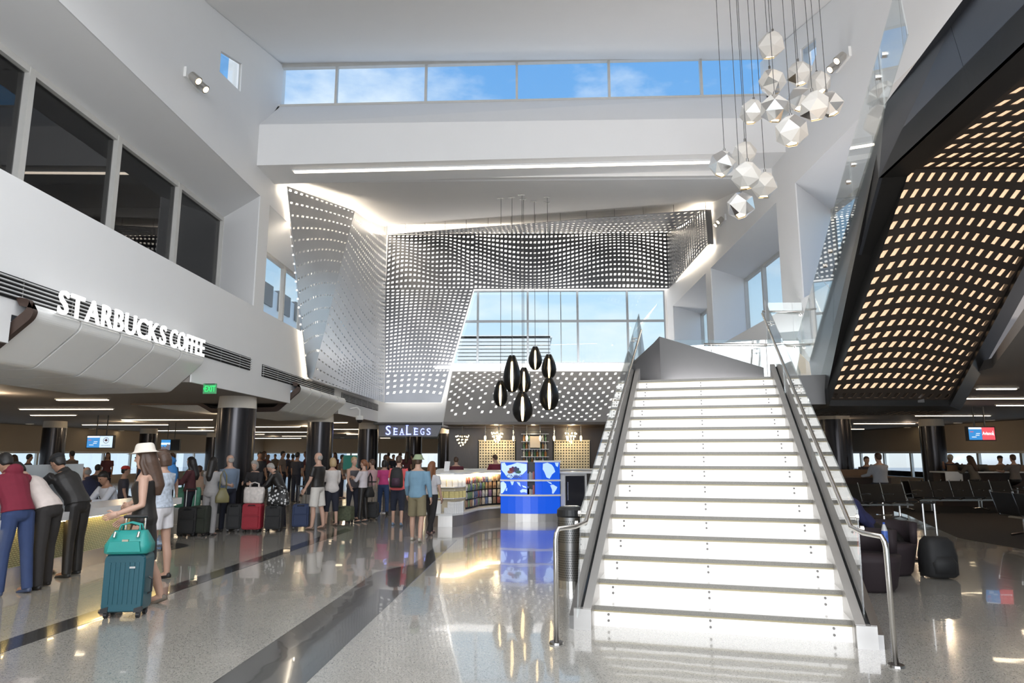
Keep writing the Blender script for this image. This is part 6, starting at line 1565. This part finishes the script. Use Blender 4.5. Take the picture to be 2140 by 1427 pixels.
# ================================================================== RIGHT WAITING HALL
SEATB = M('black_seat_leather', (.012, .011, .011), .4); CHR = M('polished_aluminium', (.65, .65, .64), .18, 1)
def beam_seat(x, y, rz, n, label):
    t = empty('beam_seating', (x, y, 0), label, 'seating', None, rz); w = .60
    for k in range(n):
        x0 = (k - n / 2) * w
        m = MB(); m.loft([[V((x0 + .03, -.25, .43)), V((x0 + w - .03, -.25, .43)), V((x0 + w - .03, -.25, .46)), V((x0 + .03, -.25, .46))], [V((x0 + .03, .2, .39)), V((x0 + w - .03, .2, .39)), V((x0 + w - .03, .2, .43)), V((x0 + .03, .2, .43))]]); m.build('seat', SEATB, t, world=False)
        m = MB(); m.loft([[V((x0 + .03, .2, .42)), V((x0 + w - .03, .2, .42)), V((x0 + w - .03, .23, .42)), V((x0 + .03, .23, .42))], [V((x0 + .03, .34, .86)), V((x0 + w - .03, .34, .86)), V((x0 + w - .03, .37, .86)), V((x0 + .03, .37, .86))]]); m.build('backrest', SEATB, t, world=False)
    for k in range(n + 1):
        x0 = (k - n / 2) * w
        m = MB(); m.tube([(x0, .36, .90), (x0, .20, .40), (x0, -.02, .36), (x0, -.26, .44)], .017, 6); m.build('frame_strut', CHR, t, world=False)
        m = MB(); m.tube([(x0, .26, .60), (x0, .0, .64), (x0, -.20, .63)], .017, 6); m.build('armrest', CHR, t, world=False)
    m = MB(); m.box(-n / 2 * w, n / 2 * w, -.06, .02, .33, .38); m.build('beam', CHR, t, world=False)
    for s in (-1, 1):
        x0 = s * (n / 2 - .6) * w
        m = MB(); m.tube([(x0, -.02, .34), (x0, -.02, .05)], .03, 8); m.tube([(x0, -.32, .02), (x0, -.02, .06), (x0, .28, .02)], .022, 6); m.build('leg', CHR, t, world=False)
    return t
a = onz(2010, 1074, 0)
beam_seat(a.x + .5, a.y + .4, radians(4), 5, 'row of black beam seats with chrome frames facing away, in front')
beam_seat(a.x + 4.1, a.y + .1, radians(4), 5, 'row of black beam seats at the right edge of the picture')
beam_seat(a.x + .4, a.y + 1.4, radians(184), 5, 'row of black beam seats back to back with the front row')
beam_seat(a.x - 3.3, a.y - 1.5, radians(4), 4, 'row of black beam seats left of the front row, near the stairs')
b = onz(2110, 1135, 0); beam_seat(b.x + 1.2, b.y + .7, radians(95), 3, 'black beam seats seen from the end at the right edge')
# work counter with laptops
cw = ony(2000, 985, 22.5)
t = empty('work_counter', (cw.x, 22.5, 0), 'long dark work counter with pale top in the right hall', 'counter')
x0, x1 = ony(1965, 985, 22.5).x, 19.0
MB().box(x0, x1, 22.3, 23.1, 1.05, 1.09).build('top', KSH, t); MB().box(x0 + .05, x1, 22.6, 23.0, 0, 1.05).build('front', M('counter_brown', (.05, .03, .022), .5), t); MB().box(x0 + .4, x1, 22.75, 22.8, 1.09, 1.29).build('divider', M('counter_wood', (.16, .10, .06), .45), t); MB().box(x0 + .02, x0 + .55, 22.27, 22.3, .62, 1.07).build('white_cloth_panel', KSH, t)
x2, x3 = ony(1768, 985, 20).x, ony(1870, 985, 20).x
t = empty('work_counter', ((x2 + x3) / 2, 20, 0), 'dark work counter just right of the staircase glass', 'counter')
MB().box(x2, x3, 20, 20.7, .98, 1.02).build('top', M('counter_wood', (.16, .10, .06), .45), t); MB().box(x2 + .05, x3 - .05, 20.15, 20.6, 0, .98).build('front', M('counter_brown', (.05, .03, .022), .5), t); MB().box(x2, x3, 20.4, 20.45, 1.02, 1.2).build('divider', M('counter_wood', (.16, .10, .06), .45), t)
def laptop(px, label):
    p = ony(px, 975, 22.5); t = empty('laptop', (p.x, 22.5, 1.09), label, 'laptop')
    MB().box(p.x - .16, p.x + .16, 22.38, 22.6, 1.091, 1.105).build('base', BLKP, t); m = MB(); m.ext([(p.x - .16, 22.6, 1.105), (p.x + .16, 22.6, 1.105), (p.x + .16, 22.68, 1.31), (p.x - .16, 22.68, 1.31)], (0, .012, 0)); m.build('lid', BLKP, t)
laptop(2018, 'open black laptop on the work counter between man and long-haired woman'); laptop(2061, 'open black laptop on the work counter right of the long-haired woman')
def stool(x, y, label, h=.66):
    t = empty('bar_stool', (x, y, 0), label, 'stool')
    m = MB(); m.lathe([(.001, h), (.17, h - .01), (.18, h - .05), (.001, h - .06)], 16, (x, y, 0)); m.build('seat', SEATB, t)
    m = MB(); m.tube([(x, y, h - .05), (x, y, .03)], .025, 8); m.build('post', CHR, t); m = MB(); m.lathe([(.001, .03), (.2, .02), (.21, 0)], 16, (x, y, 0)); m.build('base', CHR, t)
def perch(px, Y, face, label, h=1.7, sth=.66, **k):
    p = ony(px, 980, Y); person(label, p.x, Y, face, h, legs=((70, 70), (72, 72)), z0=sth - .45 - .0, **k); stool(p.x, Y - .02 if abs(face) < 90 else Y + .02, 'black round stool under the ' + label.split(',')[0], sth)
perch(1838, 19.5, 15, 'broad person in a pale grey shirt, sitting at the counter by the staircase', 1.78, .62, top=('shirt', (.34, .36, .40), 'long'), bot=('trousers', (.03, .03, .04)), hair=('brown', 'short'), bulk=1.25, arms=((30, 10, 50), (30, 10, 50)))
perch(1812, 21.25, 170, 'dim person behind the counter, facing the grey-shirted one', 1.66, .62, top=('shirt', (.06, .05, .06), 'short'), bot=('trousers', (.03, .03, .04)), hair=('brown', 'short'))
perch(1985, 23.7, 160, 'man in a navy T-shirt and cap, resting his head on his hand', 1.72, .66, top=('shirt', (.02, .025, .045), 'short'), bot=('trousers', (.03, .03, .04)), hat=('cap', (.45, .42, .35)), hair=('black', 'short'), lean=14, arms=((60, 10, 70), (60, 10, 100)), head=(0, 25), skin='tan')
perch(2037, 22.0, 15, 'long-haired woman in a taupe top, at the work counter', 1.66, .66, fem=True, top=('shirt', (.13, .11, .09), 'long'), bot=('trousers', (.02, .02, .02)), hair=('brown', 'long'), lean=12, arms=((40, 8, 60), (60, 10, 95)))
perch(2092, 23.8, 170, 'person in a dark cap, opposite side of the work counter', 1.62, .66, top=('shirt', (.12, .10, .09), 'short'), bot=('trousers', (.02, .02, .02)), hair=('black', 'short'), hat=('cap', (.02, .02, .02)))
perch(2120, 21.9, 5, 'woman in a grey T-shirt, rightmost at the work counter', 1.68, .66, fem=True, top=('shirt', (.15, .13, .12), 'short'), bot=('trousers', (.02, .02, .02)), hair=('brown', 'short'), arms=((40, 15, 60), (40, 20, 60)))
# barrel chairs, rucksack, sleeper
PURP = M('aubergine_upholstery', (.022, .013, .016), .75, var=.1)
def barrel(x, y, rz, label):
    t = empty('barrel_chair', (x, y, 0), label, 'armchair', None, rz)
    m = MB(); seg = 24; L = []
    for z, r in ((0, .30), (.05, .34), (.35, .40), (.42, .41)): L.append([V((r * cos(2 * pi * k / seg), r * sin(2 * pi * k / seg), z)) for k in range(seg)])
    m.loft(L); m.build('seat', PURP, t, world=False, smooth=True)
    m = MB(); A = [radians(-200 + 220 * k / 18) for k in range(19)]
    for (r0, r1, z0, z1) in ((.41, .33, .40, .70),):
        L = []
        for a in A: L.append([V((r0 * cos(a), r0 * sin(a), z0 - .02)), V((r0 * 1.05 * cos(a), r0 * 1.05 * sin(a), z1)), V((r1 * cos(a), r1 * sin(a), z1)), V((r1 * cos(a), r1 * sin(a), z0 - .02))])
        m.loft(L)
    m.build('curved_back', PURP, t, world=False, smooth=True)
barrel(4.22, 8.95, radians(200), 'dark aubergine barrel armchair nearest, behind the right handrail')
barrel(5.05, 10.1, radians(170), 'dark barrel armchair holding the sleeping traveller')
person('traveller in dark blue dozing slumped in the farther barrel armchair', 4.85, 10.2, -75, 1.7, lean=-42, legs=((78, 40), (74, 36)), z0=.12, top=('jacket', (.016, .018, .07), 'long'), bot=('trousers', (.014, .014, .016)), hair=('brown', 'long'), fem=True, arms=((20, 14, 40, 20), (20, 14, 40, 20)))
p = onz(1978, 1212, 0); t = empty('wheeled_backpack', p + V((0, .15, 0)), 'black wheeled backpack with raised twin handle on the terrazzo at right', 'backpack')
m = MB(); m.loft([[V((w * a, d_ * b, z)) for a, b in ((-1, -.7), (-.75, -1), (.75, -1), (1, -.7), (1, .8), (.8, 1), (-.8, 1), (-1, .8))] for z, w, d_ in ((.02, .17, .12), (.06, .20, .16), (.3, .20, .16), (.48, .17, .13), (.54, .12, .09))]); m.build('pack_body', BLKF, t, world=False, smooth=True)
m = MB(); m.loft([[V((w * a, -.12 + d_ * b, z)) for a, b in ((-1, -.4), (-.75, -1), (.75, -1), (1, -.4), (1, .8), (-1, .8))] for z, w, d_ in ((.08, .15, .08), (.22, .16, .085), (.30, .12, .05))]); m.build('front_pocket', BLKF, t, world=False, smooth=True)
for s in (-1, 1): m = MB(); m.tube([(s * .08, .10, .5), (s * .08, .10, .98)], .012, 6); m.build('telescopic_tube', STEEL, t, world=False)
m = MB(); m.tube([(-.10, .10, .98), (.10, .10, .98)], .016, 6); m.build('handle_grip', BLKP, t, world=False)
for s in (-1, 1): m = MB(); m.tube([(s * .16 - .015, .12, .035), (s * .16 + .015, .12, .035)], .035, 10); m.build('wheel', BLKP, t, world=False)
p = V((4.38, 8.72, .42)); t = empty('drink_bottle', p, 'plastic bottle with blue and orange label standing in the near barrel armchair', 'bottle')
m = MB(); m.lathe([(.001, 0), (.035, .005), (.036, .30), (.02, .36), (.012, .38)], 14, p); m.build('bottle_body', M('clear_plastic', (.5, .5, .5), .15), t, smooth=True)
m = MB(); m.lathe([(.037, .16), (.037, .30)], 14, p); m.build('label_band', M('bottle_label', (.06, .12, .4), .4, var=.7, scale=18), t)
m = MB(); m.lathe([(.014, .38), (.014, .40), (.001, .401)], 10, p); m.build('cap', M('cap_blue', (.03, .08, .4), .4), t)
p = V((4.0, 8.8, .42)); t = empty('lanyard', p, 'coral red strap hanging over the back of the near barrel armchair', 'strap')
m = MB(); m.tube([p + V((0, -.1, .25)), p + V((.02, -.08, .34)), p + V((.08, -.02, .30)), p + V((.1, .04, .0))], .010, 6); m.build('strap_loop', M('coral_strap', (.6, .08, .06), .6), t)
# queue posts by the pink-shirted man
for px, py, l in ((782, 1072, 'left'), (795, 1072, 'right')):
    p = onz(px, py, 0); t = empty('queue_post', p, '%s one of two brushed queue posts by the pink-topped woman' % l, 'post')
    m = MB(); m.tube([p + V((0, 0, .02)), p + V((0, 0, .95))], .03, 10); m.build('pole', STEEL, t); m = MB(); m.lathe([(.001, .03), (.16, .02), (.17, 0)], 18, p); m.build('base', STEEL, t)
